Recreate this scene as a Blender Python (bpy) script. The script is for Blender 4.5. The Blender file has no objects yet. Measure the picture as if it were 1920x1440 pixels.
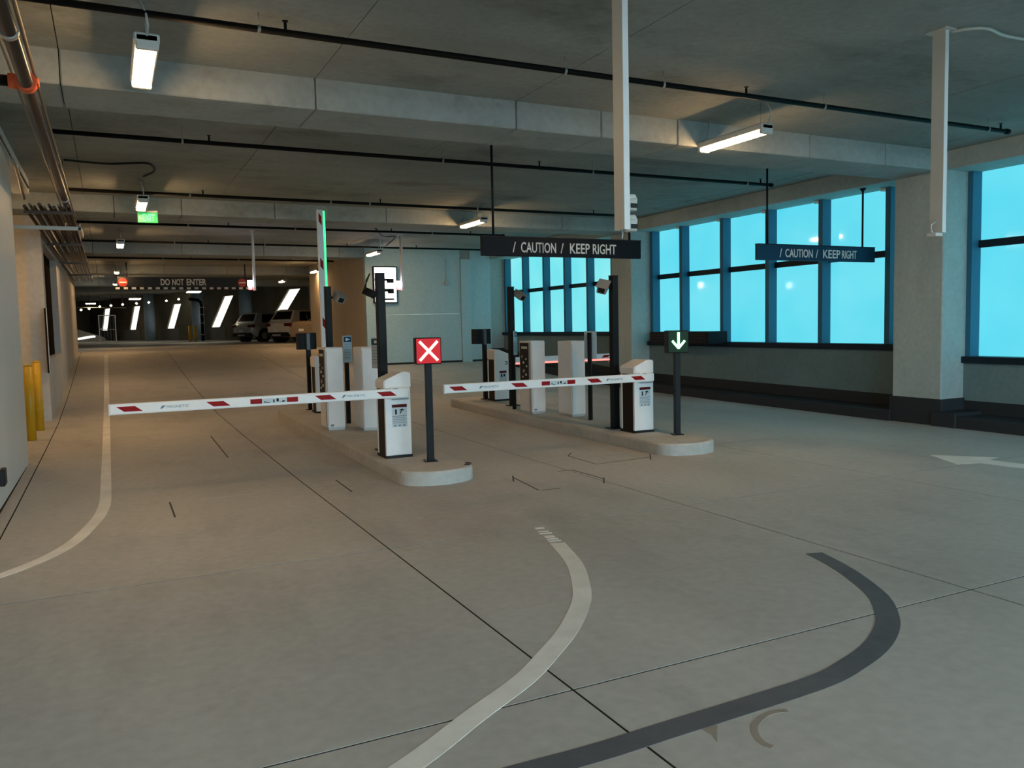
import bpy, bmesh, math, random
from mathutils import Vector, Matrix
random.seed(7)
PI = math.pi
S = bpy.context.scene
C = S.collection

# ------------------------------------------------------------------ camera
F_PX, YAW, PIT, ROL, CAM_H = 1524.12, 0.458534, -0.0721411, -0.0216462, 1.65
fw = Vector((math.sin(YAW)*math.cos(PIT), math.cos(YAW)*math.cos(PIT), math.sin(PIT)))
rt = fw.cross(Vector((0, 0, 1))).normalized()
up = rt.cross(fw)
rt, up = rt*math.cos(ROL)+up*math.sin(ROL), -rt*math.sin(ROL)+up*math.cos(ROL)
cd = bpy.data.cameras.new('camera')
cam = bpy.data.objects.new('camera', cd)
C.objects.link(cam)
M = Matrix((rt, up, -fw)).transposed().to_4x4()
M.translation = (0, 0, CAM_H)
cam.matrix_world = M
cd.sensor_fit = 'HORIZONTAL'
cd.sensor_width = 36.0
cd.lens = F_PX*36.0/1920.0
cd.clip_end = 400
S.camera = cam

# ------------------------------------------------------------------ world, exposure
W = bpy.data.worlds.new('world')
S.world = W
W.use_nodes = True
W.node_tree.nodes['Background'].inputs[0].default_value = (0.66, 0.95, 1.08, 1)
W.node_tree.nodes['Background'].inputs[1].default_value = 5.1
S.view_settings.view_transform = 'Standard'
S.view_settings.look = 'None'
S.view_settings.gamma = 1
S.view_settings.use_curve_mapping = False
S.view_settings.exposure = 0.6
LAMP = 50.0      # strength of the ceiling lamps' diffusers
PANE = 0.71       # brightness of the frosted window panes

# ------------------------------------------------------------------ materials
MATS = {}
def pbr(name, col, rough=0.5, metal=0.0, spec=0.5, emit=None, es=0.0, coat=0.0):
    m = bpy.data.materials.new(name); m.use_nodes = True
    b = m.node_tree.nodes['Principled BSDF']
    b.inputs['Base Color'].default_value = (*col, 1)
    b.inputs['Roughness'].default_value = rough
    b.inputs['Metallic'].default_value = metal
    b.inputs['Specular IOR Level'].default_value = spec
    b.inputs['Coat Weight'].default_value = coat
    if emit:
        b.inputs['Emission Color'].default_value = (*emit, 1)
        b.inputs['Emission Strength'].default_value = es
    MATS[name] = m
    # fine procedural variation of the colour
    nt = m.node_tree
    g = nt.nodes.new('ShaderNodeNewGeometry'); n = nt.nodes.new('ShaderNodeTexNoise')
    n.inputs['Scale'].default_value = 6.0
    r = nt.nodes.new('ShaderNodeMixRGB'); r.blend_type = 'MULTIPLY'; r.inputs['Fac'].default_value = 0.12
    r.inputs['Color1'].default_value = (*col, 1)
    nt.links.new(g.outputs['Position'], n.inputs['Vector'])
    nt.links.new(n.outputs['Fac'], r.inputs['Color2'])
    nt.links.new(r.outputs['Color'], b.inputs['Base Color'])
    return m

def concrete(name, ca, cb, scale=0.5, rough=0.85, bump=0.15, streak=(1, 1, 1), stain=None, stain_amt=0.5, spec=0.3):
    m = bpy.data.materials.new(name); m.use_nodes = True
    nt = m.node_tree; b = nt.nodes['Principled BSDF']
    b.inputs['Roughness'].default_value = rough
    b.inputs['Specular IOR Level'].default_value = spec
    g = nt.nodes.new('ShaderNodeNewGeometry')
    mp = nt.nodes.new('ShaderNodeMapping'); mp.inputs['Scale'].default_value = streak
    nt.links.new(g.outputs['Position'], mp.inputs['Vector'])
    n1 = nt.nodes.new('ShaderNodeTexNoise'); n1.inputs['Scale'].default_value = scale
    n1.inputs['Detail'].default_value = 6; n1.inputs['Roughness'].default_value = 0.6
    n2 = nt.nodes.new('ShaderNodeTexNoise'); n2.inputs['Scale'].default_value = 14
    n2.inputs['Detail'].default_value = 5
    nt.links.new(mp.outputs['Vector'], n1.inputs['Vector'])
    nt.links.new(g.outputs['Position'], n2.inputs['Vector'])
    r1 = nt.nodes.new('ShaderNodeValToRGB')
    r1.color_ramp.elements[0].position = 0.34; r1.color_ramp.elements[0].color = (*ca, 1)
    r1.color_ramp.elements[1].position = 0.66; r1.color_ramp.elements[1].color = (*cb, 1)
    nt.links.new(n1.outputs['Fac'], r1.inputs['Fac'])
    mx = nt.nodes.new('ShaderNodeMixRGB'); mx.blend_type = 'OVERLAY'; mx.inputs['Fac'].default_value = 0.18
    nt.links.new(r1.outputs['Color'], mx.inputs['Color1'])
    nt.links.new(n2.outputs['Fac'], mx.inputs['Color2'])
    out = mx.outputs['Color']
    if stain:
        n3 = nt.nodes.new('ShaderNodeTexNoise'); n3.inputs['Scale'].default_value = 0.9
        n3.inputs['Detail'].default_value = 8; n3.inputs['Roughness'].default_value = 0.7
        ad = nt.nodes.new('ShaderNodeVectorMath'); ad.inputs[1].default_value = (31, 17, 5)
        nt.links.new(mp.outputs['Vector'], ad.inputs[0]); nt.links.new(ad.outputs[0], n3.inputs['Vector'])
        r3 = nt.nodes.new('ShaderNodeValToRGB')
        r3.color_ramp.elements[0].position = 0.52; r3.color_ramp.elements[0].color = (0, 0, 0, 1)
        r3.color_ramp.elements[1].position = 0.75; r3.color_ramp.elements[1].color = (stain_amt,)*3+(1,)
        nt.links.new(n3.outputs['Fac'], r3.inputs['Fac'])
        m3 = nt.nodes.new('ShaderNodeMixRGB'); m3.inputs['Color2'].default_value = (*stain, 1)
        nt.links.new(r3.outputs['Color'], m3.inputs['Fac']); nt.links.new(out, m3.inputs['Color1'])
        out = m3.outputs['Color']
    nt.links.new(out, b.inputs['Base Color'])
    bp = nt.nodes.new('ShaderNodeBump'); bp.inputs['Strength'].default_value = bump; bp.inputs['Distance'].default_value = 0.02
    nt.links.new(n2.outputs['Fac'], bp.inputs['Height']); nt.links.new(bp.outputs['Normal'], b.inputs['Normal'])
    MATS[name] = m
    return m

floor_m = concrete('floor_concrete', (0.385, 0.38, 0.36), (0.485, 0.48, 0.455), 0.45, 0.62, 0.05, (1, 0.45, 1), (0.27, 0.26, 0.245), 0.7, 0.4)
ceil_m = concrete('ceiling_concrete', (0.225, 0.245, 0.235), (0.335, 0.36, 0.345), 0.5, 0.85, 0.2, (0.6, 1, 1), (0.12, 0.12, 0.105), 0.9)
beam_m = concrete('beam_concrete', (0.30, 0.335, 0.33), (0.40, 0.44, 0.435), 0.7, 0.85, 0.15, (1, 1, 1.5), (0.19, 0.19, 0.175), 0.8)
col_m = concrete('column_concrete', (0.34, 0.41, 0.405), (0.43, 0.51, 0.50), 0.8, 0.85, 0.15, (1, 1, 0.4), (0.27, 0.31, 0.30), 0.6)
wall_m = concrete('wall_concrete', (0.42, 0.42, 0.41), (0.52, 0.52, 0.51), 0.7, 0.8, 0.1, (1, 1, 0.3))
wallp_m = concrete('painted_wall', (0.62, 0.66, 0.67), (0.69, 0.73, 0.74), 0.5, 0.45, 0.03, (1, 1, 0.35), None, 0, 0.5)
block_m = concrete('blue_grey_wall_paint', (0.42, 0.59, 0.64), (0.47, 0.65, 0.70), 0.5, 0.6, 0.03, (1, 1, 0.35))
tan_m = concrete('tan_concrete', (0.50, 0.44, 0.34), (0.60, 0.52, 0.40), 0.7, 0.85, 0.1, (1, 1, 0.4))
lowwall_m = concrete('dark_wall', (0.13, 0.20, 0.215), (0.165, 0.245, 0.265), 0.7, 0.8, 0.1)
curb_m = concrete('curb_concrete', (0.42, 0.41, 0.385), (0.52, 0.505, 0.475), 0.9, 0.8, 0.12, (1, 1, 1), (0.33, 0.315, 0.285), 0.6)
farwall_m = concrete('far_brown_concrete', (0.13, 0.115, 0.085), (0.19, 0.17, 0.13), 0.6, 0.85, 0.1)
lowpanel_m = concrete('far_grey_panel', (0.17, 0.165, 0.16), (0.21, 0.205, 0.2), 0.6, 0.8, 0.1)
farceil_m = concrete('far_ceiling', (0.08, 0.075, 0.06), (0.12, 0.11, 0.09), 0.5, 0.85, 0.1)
base_m = pbr('dark_base_paint', (0.028, 0.034, 0.04), 0.6, 0, 0.2)
joint_m = pbr('joint_dark', (0.02, 0.019, 0.018), 0.9, 0, 0.1)
cut_m = pbr('saw_cut_sealant', (0.06, 0.055, 0.05), 0.8)
white_paint = concrete('white_road_paint', (0.72, 0.71, 0.67), (0.85, 0.84, 0.80), 3, 0.7, 0.03)
grey_paint = concrete('grey_road_paint', (0.085, 0.094, 0.108), (0.11, 0.12, 0.136), 2, 0.6, 0.03)
white_m = pbr('white_powder_coat', (0.86, 0.86, 0.87), 0.35)
offw_m = pbr('offwhite_plastic', (0.70, 0.70, 0.67), 0.45)
lgrey_m = pbr('light_grey_metal', (0.5, 0.52, 0.53), 0.4, 0.2)
black_m = pbr('black_metal', (0.007, 0.009, 0.012), 0.5, 0, 0.2)
dark_m = pbr('dark_plastic', (0.012, 0.012, 0.014), 0.5, 0, 0.25)
brownb_m = pbr('dark_brown_panel', (0.016, 0.010, 0.008), 0.5, 0, 0.2)
navy_m = pbr('navy_sign_face', (0.004, 0.007, 0.012), 0.5, 0, 0.15)
blue_m = pbr('blue_sign_face', (0.010, 0.055, 0.115), 0.5, 0, 0.2)
frame_m = pbr('blue_grey_frame', (0.03, 0.16, 0.27), 0.45, 0, 0.3)
railm = pbr('dark_blue_frame', (0.008, 0.02, 0.034), 0.5, 0, 0.2)
red_m = pbr('red_reflective', (0.30, 0.004, 0.004), 0.5, 0, 0.15)
dred_m = pbr('dark_red_print', (0.10, 0.004, 0.004), 0.5, 0, 0.15)
ink_m = pbr('dark_ink', (0.015, 0.018, 0.024), 0.6, 0, 0.2)
greyink_m = pbr('grey_ink', (0.22, 0.26, 0.31), 0.6)
teal_ink = pbr('teal_grey_ink', (0.14, 0.24, 0.29), 0.6)
sticker_m = pbr('pale_sticker', (0.55, 0.62, 0.66), 0.45)
paleblue_m = pbr('pale_blue_plate', (0.42, 0.55, 0.63), 0.4)
letter_m = pbr('white_lettering', (0.8, 0.82, 0.82), 0.5)
yellow_m = pbr('yellow_paint', (0.62, 0.36, 0.012), 0.45)
orange_m = pbr('orange_coupling', (0.50, 0.075, 0.012), 0.5)
pipe_m = pbr('black_pipe', (0.006, 0.006, 0.006), 0.6, 0, 0.12)
main_m = pbr('dark_iron_pipe', (0.06, 0.042, 0.032), 0.3, 0.5)
cond_m = pbr('dull_conduit', (0.15, 0.13, 0.10), 0.4, 0.5)
galv_m = pbr('galvanised_steel', (0.42, 0.41, 0.38), 0.35, 0.7)
strut_m = pbr('channel_strut_coat', (0.62, 0.61, 0.56), 0.4, 0.1)
glass_dark = pbr('dark_car_glass', (0.008, 0.009, 0.01), 0.12)
tyre_m = pbr('tyre_rubber', (0.01, 0.01, 0.01), 0.8)
carw_m = pbr('white_car_paint', (0.80, 0.75, 0.66), 0.25, 0.0, 0.5, None, 0, 0.5)
cargr_m = pbr('silver_car_paint', (0.45, 0.43, 0.39), 0.25, 0.0, 0.5, None, 0, 0.5)
cart_m = pbr('tan_car_paint', (0.26, 0.20, 0.14), 0.3, 0.0, 0.5, None, 0, 0.4)
tail_m = pbr('tail_light_red', (0.12, 0.006, 0.005), 0.25)
lamp_m = pbr('lamp_diffuser', (0.9, 0.9, 0.88), 0.5, 0, 0.5, (1.0, 0.60, 0.28), LAMP)
lampw_m = pbr('far_lamp_diffuser', (0.9, 0.9, 0.88), 0.5, 0, 0.5, (1.0, 0.86, 0.62), 9)
bulb_m = pbr('small_lamp_bulb', (0.9, 0.9, 0.8), 0.5, 0, 0.5, (1.0, 0.95, 0.7), 12)
redx_m = pbr('red_signal_tube', (0.9, 0.5, 0.45), 0.4, 0, 0.5, (1.0, 0.34, 0.26), 2.6)
redface_m = pbr('red_signal_face', (0.08, 0.004, 0.006), 0.4, 0, 0.2, (0.6, 0.006, 0.014), 0.6)
grn_m = pbr('green_signal_tube', (0.3, 0.9, 0.5), 0.4, 0, 0.5, (0.28, 1.0, 0.42), 3.0)
grnface_m = pbr('green_signal_face', (0.003, 0.012, 0.005), 0.4, 0, 0.15, (0.0, 0.25, 0.03), 0.03)
ledg_m = pbr('green_led_strip', (0.1, 0.8, 0.3), 0.4, 0, 0.5, (0.03, 0.85, 0.22), 1.4)
ledr_m = pbr('red_led_strip', (0.9, 0.2, 0.2), 0.4, 0, 0.5, (1.0, 0.16, 0.13), 1.5)
exit_m = pbr('exit_green_panel', (0.03, 0.4, 0.12), 0.4, 0, 0.5, (0.01, 0.42, 0.10), 0.55)
exitl_m = pbr('exit_letter', (0.2, 0.9, 0.4), 0.4, 0, 0.5, (0.06, 1.0, 0.22), 1.3)
screen_m = pbr('lit_display', (0.9, 0.9, 0.95), 0.4, 0, 0.5, (0.90, 0.93, 1.0), 2.6)
strobe_m = pbr('white_strobe', (0.9, 0.9, 0.95), 0.4, 0, 0.5, (0.85, 0.8, 1.0), 22)
strober_m = pbr('red_strobe', (0.9, 0.2, 0.2), 0.4, 0, 0.5, (1.0, 0.12, 0.12), 5)
slit_m = pbr('backlit_screen_and_streak', (0.8, 0.8, 0.78), 0.6, 0, 0.5, (1.0, 0.97, 0.86), 0.95)
def pane_material(name, col, st):
    m = bpy.data.materials.new(name); m.use_nodes = True
    nt = m.node_tree; b = nt.nodes['Principled BSDF']
    b.inputs['Base Color'].default_value = (0.05, 0.12, 0.14, 1)
    b.inputs['Roughness'].default_value = 0.06
    g = nt.nodes.new('ShaderNodeNewGeometry'); n = nt.nodes.new('ShaderNodeTexNoise')
    n.inputs['Scale'].default_value = 0.7; n.inputs['Detail'].default_value = 2
    nt.links.new(g.outputs['Position'], n.inputs['Vector'])
    r = nt.nodes.new('ShaderNodeValToRGB')
    r.color_ramp.elements[0].position = 0.3; r.color_ramp.elements[0].color = (col[0]*0.75, col[1]*0.94, col[2]*0.98, 1)
    r.color_ramp.elements[1].position = 0.7; r.color_ramp.elements[1].color = (min(1, col[0]*1.25), col[1]*1.05, col[2]*1.02, 1)
    nt.links.new(n.outputs['Fac'], r.inputs['Fac'])
    nt.links.new(r.outputs['Color'], b.inputs['Emission Color'])
    b.inputs['Emission Strength'].default_value = st
    MATS[name] = m
    return m
pane_m = pane_material('frosted_cyan_glass', (0.12, 0.66, 0.80), PANE)
panef_m = pane_material('pale_cyan_glass', (0.20, 0.74, 0.79), PANE)

# ------------------------------------------------------------------ helpers
def bx(bm, x0, x1, y0, y1, z0, z1, bev=0.0, seg=2):
    vs = [bm.verts.new(p) for p in ((x0,y0,z0),(x1,y0,z0),(x1,y1,z0),(x0,y1,z0),(x0,y0,z1),(x1,y0,z1),(x1,y1,z1),(x0,y1,z1))]
    fs = [bm.faces.new([vs[i] for i in q]) for q in ((0,3,2,1),(4,5,6,7),(0,1,5,4),(1,2,6,5),(2,3,7,6),(3,0,4,7))]
    if bev > 0:
        es = list({e for f in fs for e in f.edges})
        bmesh.ops.bevel(bm, geom=es, offset=bev, segments=seg, affect='EDGES', profile=0.6)
    return vs
def box(x0, x1, y0, y1, z0, z1, bev=0.0, seg=2):
    bm = bmesh.new(); bx(bm, x0, x1, y0, y1, z0, z1, bev, seg); return bm
def cyl(bm, a, b, r, n=12, r2=None, caps=True):
    a = Vector(a); b = Vector(b); d = (b-a).normalized()
    s = d.orthogonal().normalized(); t = d.cross(s)
    r2 = r if r2 is None else r2
    A = [bm.verts.new(a+(s*math.cos(2*PI*i/n)+t*math.sin(2*PI*i/n))*r) for i in range(n)]
    B = [bm.verts.new(b+(s*math.cos(2*PI*i/n)+t*math.sin(2*PI*i/n))*r2) for i in range(n)]
    for i in range(n):
        j = (i+1) % n
        f = bm.faces.new((A[i], A[j], B[j], B[i])); f.smooth = True
    if caps:
        bm.faces.new(A[::-1]); bm.faces.new(B)
def tube(bm, pts, r, n=8):
    pts = [Vector(p) for p in pts]
    rings = []
    s = None
    for i, p in enumerate(pts):
        d = (pts[min(i+1, len(pts)-1)]-pts[max(i-1, 0)]).normalized()
        s = (s - d*s.dot(d)).normalized() if s is not None and (s-d*s.dot(d)).length > 1e-4 else d.orthogonal().normalized()
        t = d.cross(s)
        rings.append([bm.verts.new(p+(s*math.cos(2*PI*k/n)+t*math.sin(2*PI*k/n))*r) for k in range(n)])
    for a, b in zip(rings, rings[1:]):
        for k in range(n):
            f = bm.faces.new((a[k], a[(k+1) % n], b[(k+1) % n], b[k])); f.smooth = True
    bm.faces.new(rings[0][::-1]); bm.faces.new(rings[-1])
def prism(bm, poly, axis, t0, t1):
    """extrude a polygon of 2-D points along an axis: 'x' -> (y,z), 'y' -> (x,z), 'z' -> (x,y)"""
    def P(q, t):
        return {'x': (t, q[0], q[1]), 'y': (q[0], t, q[1]), 'z': (q[0], q[1], t)}[axis]
    A = [bm.verts.new(P(q, t0)) for q in poly]; B = [bm.verts.new(P(q, t1)) for q in poly]
    bm.faces.new(A); bm.faces.new(B[::-1])
    n = len(poly)
    for i in range(n):
        bm.faces.new((A[i], B[i], B[(i+1) % n], A[(i+1) % n]))
def mesh(name, bm):
    bmesh.ops.recalc_face_normals(bm, faces=bm.faces[:])
    me = bpy.data.meshes.new(name); bm.to_mesh(me); bm.free(); return me
def obj(name, bm, mat, parent=None, loc=None, label=None):
    me = bm if isinstance(bm, bpy.types.Mesh) else mesh(name, bm)
    if mat is not None and not me.materials: me.materials.append(mat)
    o = bpy.data.objects.new(name, me); C.objects.link(o)
    if parent is not None: o.parent = parent
    if loc is not None: o.location = loc
    if label: o['label'] = label
    return o
def tag(o, label, cat, group=None):
    o['label'] = label; o['category'] = cat
    if group: o['group'] = group
    return o
def struct(o, label=None):
    o['kind'] = 'structure'
    if label: o['label'] = label
    return o
def thing(name, label, cat, loc=(0, 0, 0), rz=0.0, group=None):
    o = bpy.data.objects.new(name, None); C.objects.link(o)
    o.empty_display_size = 0.2
    o.location = loc; o.rotation_euler = (0, 0, rz)
    return tag(o, label, cat, group)
def sgroup(name, label=None, loc=(0, 0, 0)):
    o = bpy.data.objects.new(name, None); C.objects.link(o); o.location = loc
    return struct(o, label)
def text_mesh(txt, height, width=None, depth=0.002, weight=0.0):
    """lettering as a mesh in the XZ plane, facing -Y, lower left corner at the origin"""
    cu = bpy.data.curves.new('lettering', 'FONT'); cu.body = txt; cu.size = 1.0; cu.extrude = 0.0; cu.offset = weight
    cu.resolution_u = 3
    t = bpy.data.objects.new('lettering_tmp', cu); C.objects.link(t)
    dg = bpy.context.evaluated_depsgraph_get(); dg.update()
    me = bpy.data.meshes.new_from_object(t.evaluated_get(dg))
    bpy.data.objects.remove(t); bpy.data.curves.remove(cu)
    xs = [v.co.x for v in me.vertices]; ys = [v.co.y for v in me.vertices]
    x0, x1, y0, y1 = min(xs), max(xs), min(ys), max(ys)
    sy = height/(y1-y0); sx = sy if width is None else width/(x1-x0)
    for v in me.vertices:
        v.co = ((v.co.x-x0)*sx, 0.0, (v.co.y-y0)*sy)
    bm = bmesh.new(); bm.from_mesh(me); bpy.data.meshes.remove(me)
    r = bmesh.ops.extrude_face_region(bm, geom=bm.faces[:])
    for v in [g for g in r['geom'] if isinstance(g, bmesh.types.BMVert)]: v.co.y -= depth
    return bm

# floor height along the drive (a gentle ramp that climbs to the parking level)
PROF = [(-60, 0), (9, 0), (13, 0.03), (16.5, 0.08), (20.4, 0.27), (24, 0.5), (27.5, 0.76), (30.5, 0.98), (32.5, 1.03), (120, 1.03)]
def fz(y):
    for (a, za), (b, zb) in zip(PROF, PROF[1:]):
        if y <= b: return za+(zb-za)*(y-a)/(b-a)
    return PROF[-1][1]

ZC, ZB = 4.08, 3.78          # slab underside, beam underside
Y0 = -7.0                   # garage mouth behind the camera
XW = 11.9                    # window plane

# ------------------------------------------------------------------ floor
fl = sgroup('floor', 'grey concrete garage floor slabs with saw-cut joints')
XS = [-6.2, -3.56, -0.88, 1.80, 4.58, 7.16, 9.84, 12.3]
YS = [Y0, -5.0, -2.3, 0.4, 3.09, 5.80, 8.5, 11.2, 13.9, 16.6, 19.3, 22.0, 24.7, 27.4, 30.1, 32.8, 40, 50, 60, 75, 95]
def strip_slab(x0, x1, ya, yb, g=0.0065, th=0.12, dz=0.0):
    ys = sorted({ya+g, yb-g} | {p for p, _ in PROF if ya+g < p < yb-g})
    bm = bmesh.new()
    L = [[bm.verts.new((x, y, fz(y)+dz+h)) for x, h in ((x0+g, 0), (x1-g, 0), (x1-g, -th), (x0+g, -th))] for y in ys]
    for a, b in zip(L, L[1:]):
        for k in range(4): bm.faces.new((a[k], a[(k+1) % 4], b[(k+1) % 4], b[k]))
    bm.faces.new(L[0]); bm.faces.new(L[-1][::-1])
    return bm
for ya, yb in zip(YS, YS[1:]):
    xs = XS if yb <= 33 else [-8, 0.5, 9.0, 22.0]
    for x0, x1 in zip(xs, xs[1:]):
        obj('slab', strip_slab(x0, x1, ya, yb), floor_m, fl)
obj('slab_bed', strip_slab(-9, 23, Y0, 95, 0, 0.2, -0.0025), joint_m, fl)

def ribbon(pts, w, h=0.0018, closed=False, follow=True):
    """flat painted band along a centre line"""
    P = [Vector((p[0], p[1], 0)) for p in pts]
    bm = bmesh.new(); prev = None
    for i, p in enumerate(P):
        d = (P[min(i+1, len(P)-1)]-P[max(i-1, 0)]).normalized()
        n = Vector((-d.y, d.x, 0))*w*0.5
        ww = [p+n, p-n]
        row = [bm.verts.new((q.x, q.y, fz(q.y)+h)) for q in ww]+[bm.verts.new((q.x, q.y, fz(q.y)-0.002)) for q in ww[::-1]]
        if prev:
            for k in range(4): bm.faces.new((prev[k], prev[(k+1) % 4], row[(k+1) % 4], row[k]))
        else: bm.faces.new(row)
        prev = row
    bm.faces.new(prev[::-1])
    return bm
def smooth(pts, n=6):
    P = [Vector(p) for p in pts]; out = []
    for i in range(len(P)-1):
        p0, p1, p2, p3 = P[max(i-1, 0)], P[i], P[i+1], P[min(i+2, len(P)-1)]
        for k in range(n):
            t = k/n
            out.append(0.5*((2*p1)+(p2-p0)*t+(2*p0-5*p1+4*p2-p3)*t*t+(3*p1-p0-3*p2+p3)*t**3))
    out.append(P[-1]); return out
ll = [(-0.11, y) for y in (31, 30, 28, 26, 24.5, 23, 21, 19, 17, 15, 13, 11, 9.6)]+smooth([(-0.11, 9.2), (-0.12, 8.7), (-0.16, 8.2), (-0.24, 7.72), (-0.33, 7.3), (-0.47, 6.93), (-0.64, 6.66), (-0.78, 6.5), (-0.93, 6.38)])
tag(obj('lane_line', ribbon(ll, 0.105), white_paint), 'long white lane line running along the left wall and curving to it', 'floor marking')
wc = smooth([(2.96, 5.28), (2.8, 4.76), (2.6, 4.34), (2.43, 4.06), (2.15, 3.73), (1.88, 3.48), (1.65, 3.29), (1.31, 3.08), (0.92, 2.83), (0.2, 2.45), (-0.6, 2.1)])
wl = thing('lane_line', 'white curved lane line in the foreground with worn broken end', 'floor marking', (0, 0, 0))
obj('painted_band', ribbon(wc, 0.115), white_paint, wl)
for k, (t, l) in enumerate(((0.06, 0.10), (0.30, 0.05), (0.42, 0.06), (0.60, 0.12), (0.78, 0.05), (0.88, 0.08))):
    a = Vector((3.07, 5.80)).lerp(Vector((2.965, 5.31)), t); b = Vector((3.07, 5.80)).lerp(Vector((2.965, 5.31)), min(1, t+l))
    obj('worn_patch', ribbon([a, b], 0.075+0.012*(k % 3)), white_paint, wl)
gc = smooth([(4.38, 4.12), (4.3, 3.86), (4.2, 3.62), (4.01, 3.28), (3.78, 3.03), (3.58, 2.88), (3.35, 2.76), (3.11, 2.68), (2.84, 2.62), (2.38, 2.6), (1.94, 2.59), (1.63, 2.58), (1.30, 2.59), (0.6, 2.62), (-0.3, 2.7)])
tag(obj('lane_line', ribbon(gc, 0.125), grey_paint), 'dark grey painted-over curved band in the right foreground', 'floor marking')
bm = bmesh.new()
prism(bm, [(8.70, 6.41), (9.16, 5.87), (8.93, 5.83), (9.06, 4.6), (8.80, 4.55), (8.66, 5.76), (8.37, 5.83)], 'z', -0.002, 0.0018)
tag(obj('floor_arrow', bm, white_paint), 'white painted arrow on the floor beside the window wall', 'floor marking')
# induction-loop saw cuts and small cracks
for pts in ([(5.22, 8.92), (5.08, 8.75), (5.06, 8.06), (5.69, 8.10), (5.88, 8.12)], [(4.44, 7.89), (4.63, 7.89), (4.64, 7.24)], [(3.86, 7.85), (3.77, 7.09), (3.99, 7.05)],
            [(1.34, 13.3), (1.31, 11.04)], [(0.45, 8.51), (0.45, 7.78)], [(2.15, 8.77), (2.13, 8.04)], [(6.02, 8.32), (5.77, 7.96)], [(4.67, 7.29), (4.51, 7.04)], [(3.9, 7.93), (3.76, 7.63)]):
    obj('saw_cut', ribbon(pts, 0.016, 0.0016), cut_m, fl)
# stains with a shape of their own
stain_m = concrete('brown_stain', (0.28, 0.235, 0.195), (0.33, 0.29, 0.25), 4, 0.7, 0.03)
obj('stain', ribbon(smooth([(2.49, 2.48), (2.43, 2.5), (2.36, 2.49), (2.28, 2.45), (2.23, 2.39), (2.21, 2.33), (2.22, 2.29)], 5), 0.028, 0.0014), stain_m, fl)
bm = bmesh.new(); prism(bm, [(2.07, 2.53), (2.15, 2.525), (2.11, 2.48), (2.06, 2.42), (2.08, 2.48)], 'z', -0.002, 0.0014); obj('stain', bm, stain_m, fl)

# ------------------------------------------------------------------ ceiling
ce = sgroup('ceiling', 'dim concrete ceiling slab with formwork seams')
PX = [-6.2, -4.62, -2.44, -0.26, 1.92, 4.10, 6.28, 8.46, 10.64, 12.5]
BY = [0.0, 8.05, 16.1, 24.15, 32.2, 40.25]
BW = 0.82
ys = [Y0]+[v for b in BY for v in (b, b+BW)]+[41.2]
segs = [(ys[i], ys[i+1]) for i in range(len(ys)-1)]
rs = random.Random(3)
for ya, yb in segs:
    if yb-ya < 0.1: continue
    if any(abs(ya-b) < 1e-6 for b in BY): continue
    for x0, x1 in zip(PX, PX[1:]):
        d = rs.uniform(0, 0.006)
        obj('slab_panel', box(x0+0.004, x1-0.004, ya, yb, ZC-d, ZC+0.1), ceil_m, ce)
obj('slab_backing', box(-6.2, 12.5, Y0, 41.2, ZC+0.08, ZC+0.3), joint_m, ce)
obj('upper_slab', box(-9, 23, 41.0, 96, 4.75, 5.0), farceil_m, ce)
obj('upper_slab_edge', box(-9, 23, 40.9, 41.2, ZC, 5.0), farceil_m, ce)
for i, b in enumerate(BY):
    g = sgroup('ceiling_beam', ['beam straight above the viewer', 'nearest broad concrete beam crossing the ceiling in view', 'second concrete beam across the ceiling, above the far end of the islands',
                'third concrete beam, above the grey block wall', 'fourth concrete beam, above the red and white entry sign', 'farthest concrete beam at the end of the low ceiling'][i])
    cuts = [-6.2, -4.62, -2.44, -0.26, 1.92, 4.10, 5.19, 6.28, 8.46, 9.9, 11.15] if i == 1 else [-6.2, -4.62, -2.44, 0.2, 1.31, 2.97, 5.18, 7.2, 9.3, 11.15] if i == 2 else PX[:-2]+[9.0, 11.15]
    for x0, x1 in zip(cuts, cuts[1:]):
        d = rs.uniform(0, 0.005)
        obj('beam_panel', box(x0+0.004, x1-0.004, b+d, b+BW-d, ZB+d, ZC+0.02, 0.012, 1), beam_m, g)
    obj('beam_core', box(-6.2, 11.15, b+0.03, b+BW-0.03, ZB+0.03, ZC+0.05), joint_m, g)

# ------------------------------------------------------------------ window wall on the right
SILL = {0: 1.03, 1: 1.03, 2: 1.20, 3: 1.43}
cols = [(-7.86, 'behind'), (0.0, 'b'), (8.05, 'near'), (16.1, 'mid'), (24.15, 'far')]
clab = ['concrete column on the window side, nearest the garage mouth', 'concrete column on the window side level with the viewer', 'big near concrete column between the two large cyan windows',
        'concrete column behind the right barrier, left of the cyan windows', 'far concrete column beside the grey block wall']
for (cy, _), lb in zip(cols, clab):
    g = sgroup('column', lb)
    obj('column_shaft', box(11.15, 12.3, cy, cy+0.85, fz(cy)-0.1, ZC, 0.015, 1), col_m, g)
    obj('column_base', box(11.12, 12.25, cy-0.03, cy+0.88, fz(cy)-0.1, fz(cy)+0.40, 0.006, 1), base_m, g)
    obj('column_base_block', box(11.06, 11.9, cy-0.30, cy+0.1, fz(cy)-0.1, fz(cy)+0.22, 0.01, 1), base_m, g)
wl_lab = ['behind the viewer', 'beside the viewer', 'right of the near column', 'between the near and middle columns', 'beyond the middle column']
MULL = {2: [9.45, 10.88, 12.22, 13.55, 14.92, 16.03], 3: [17.0, 17.75, 18.95, 20.18, 21.42, 22.76, 24.05]}
wr = sgroup('wall_right', 'dark low concrete wall under the cyan windows')
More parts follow.
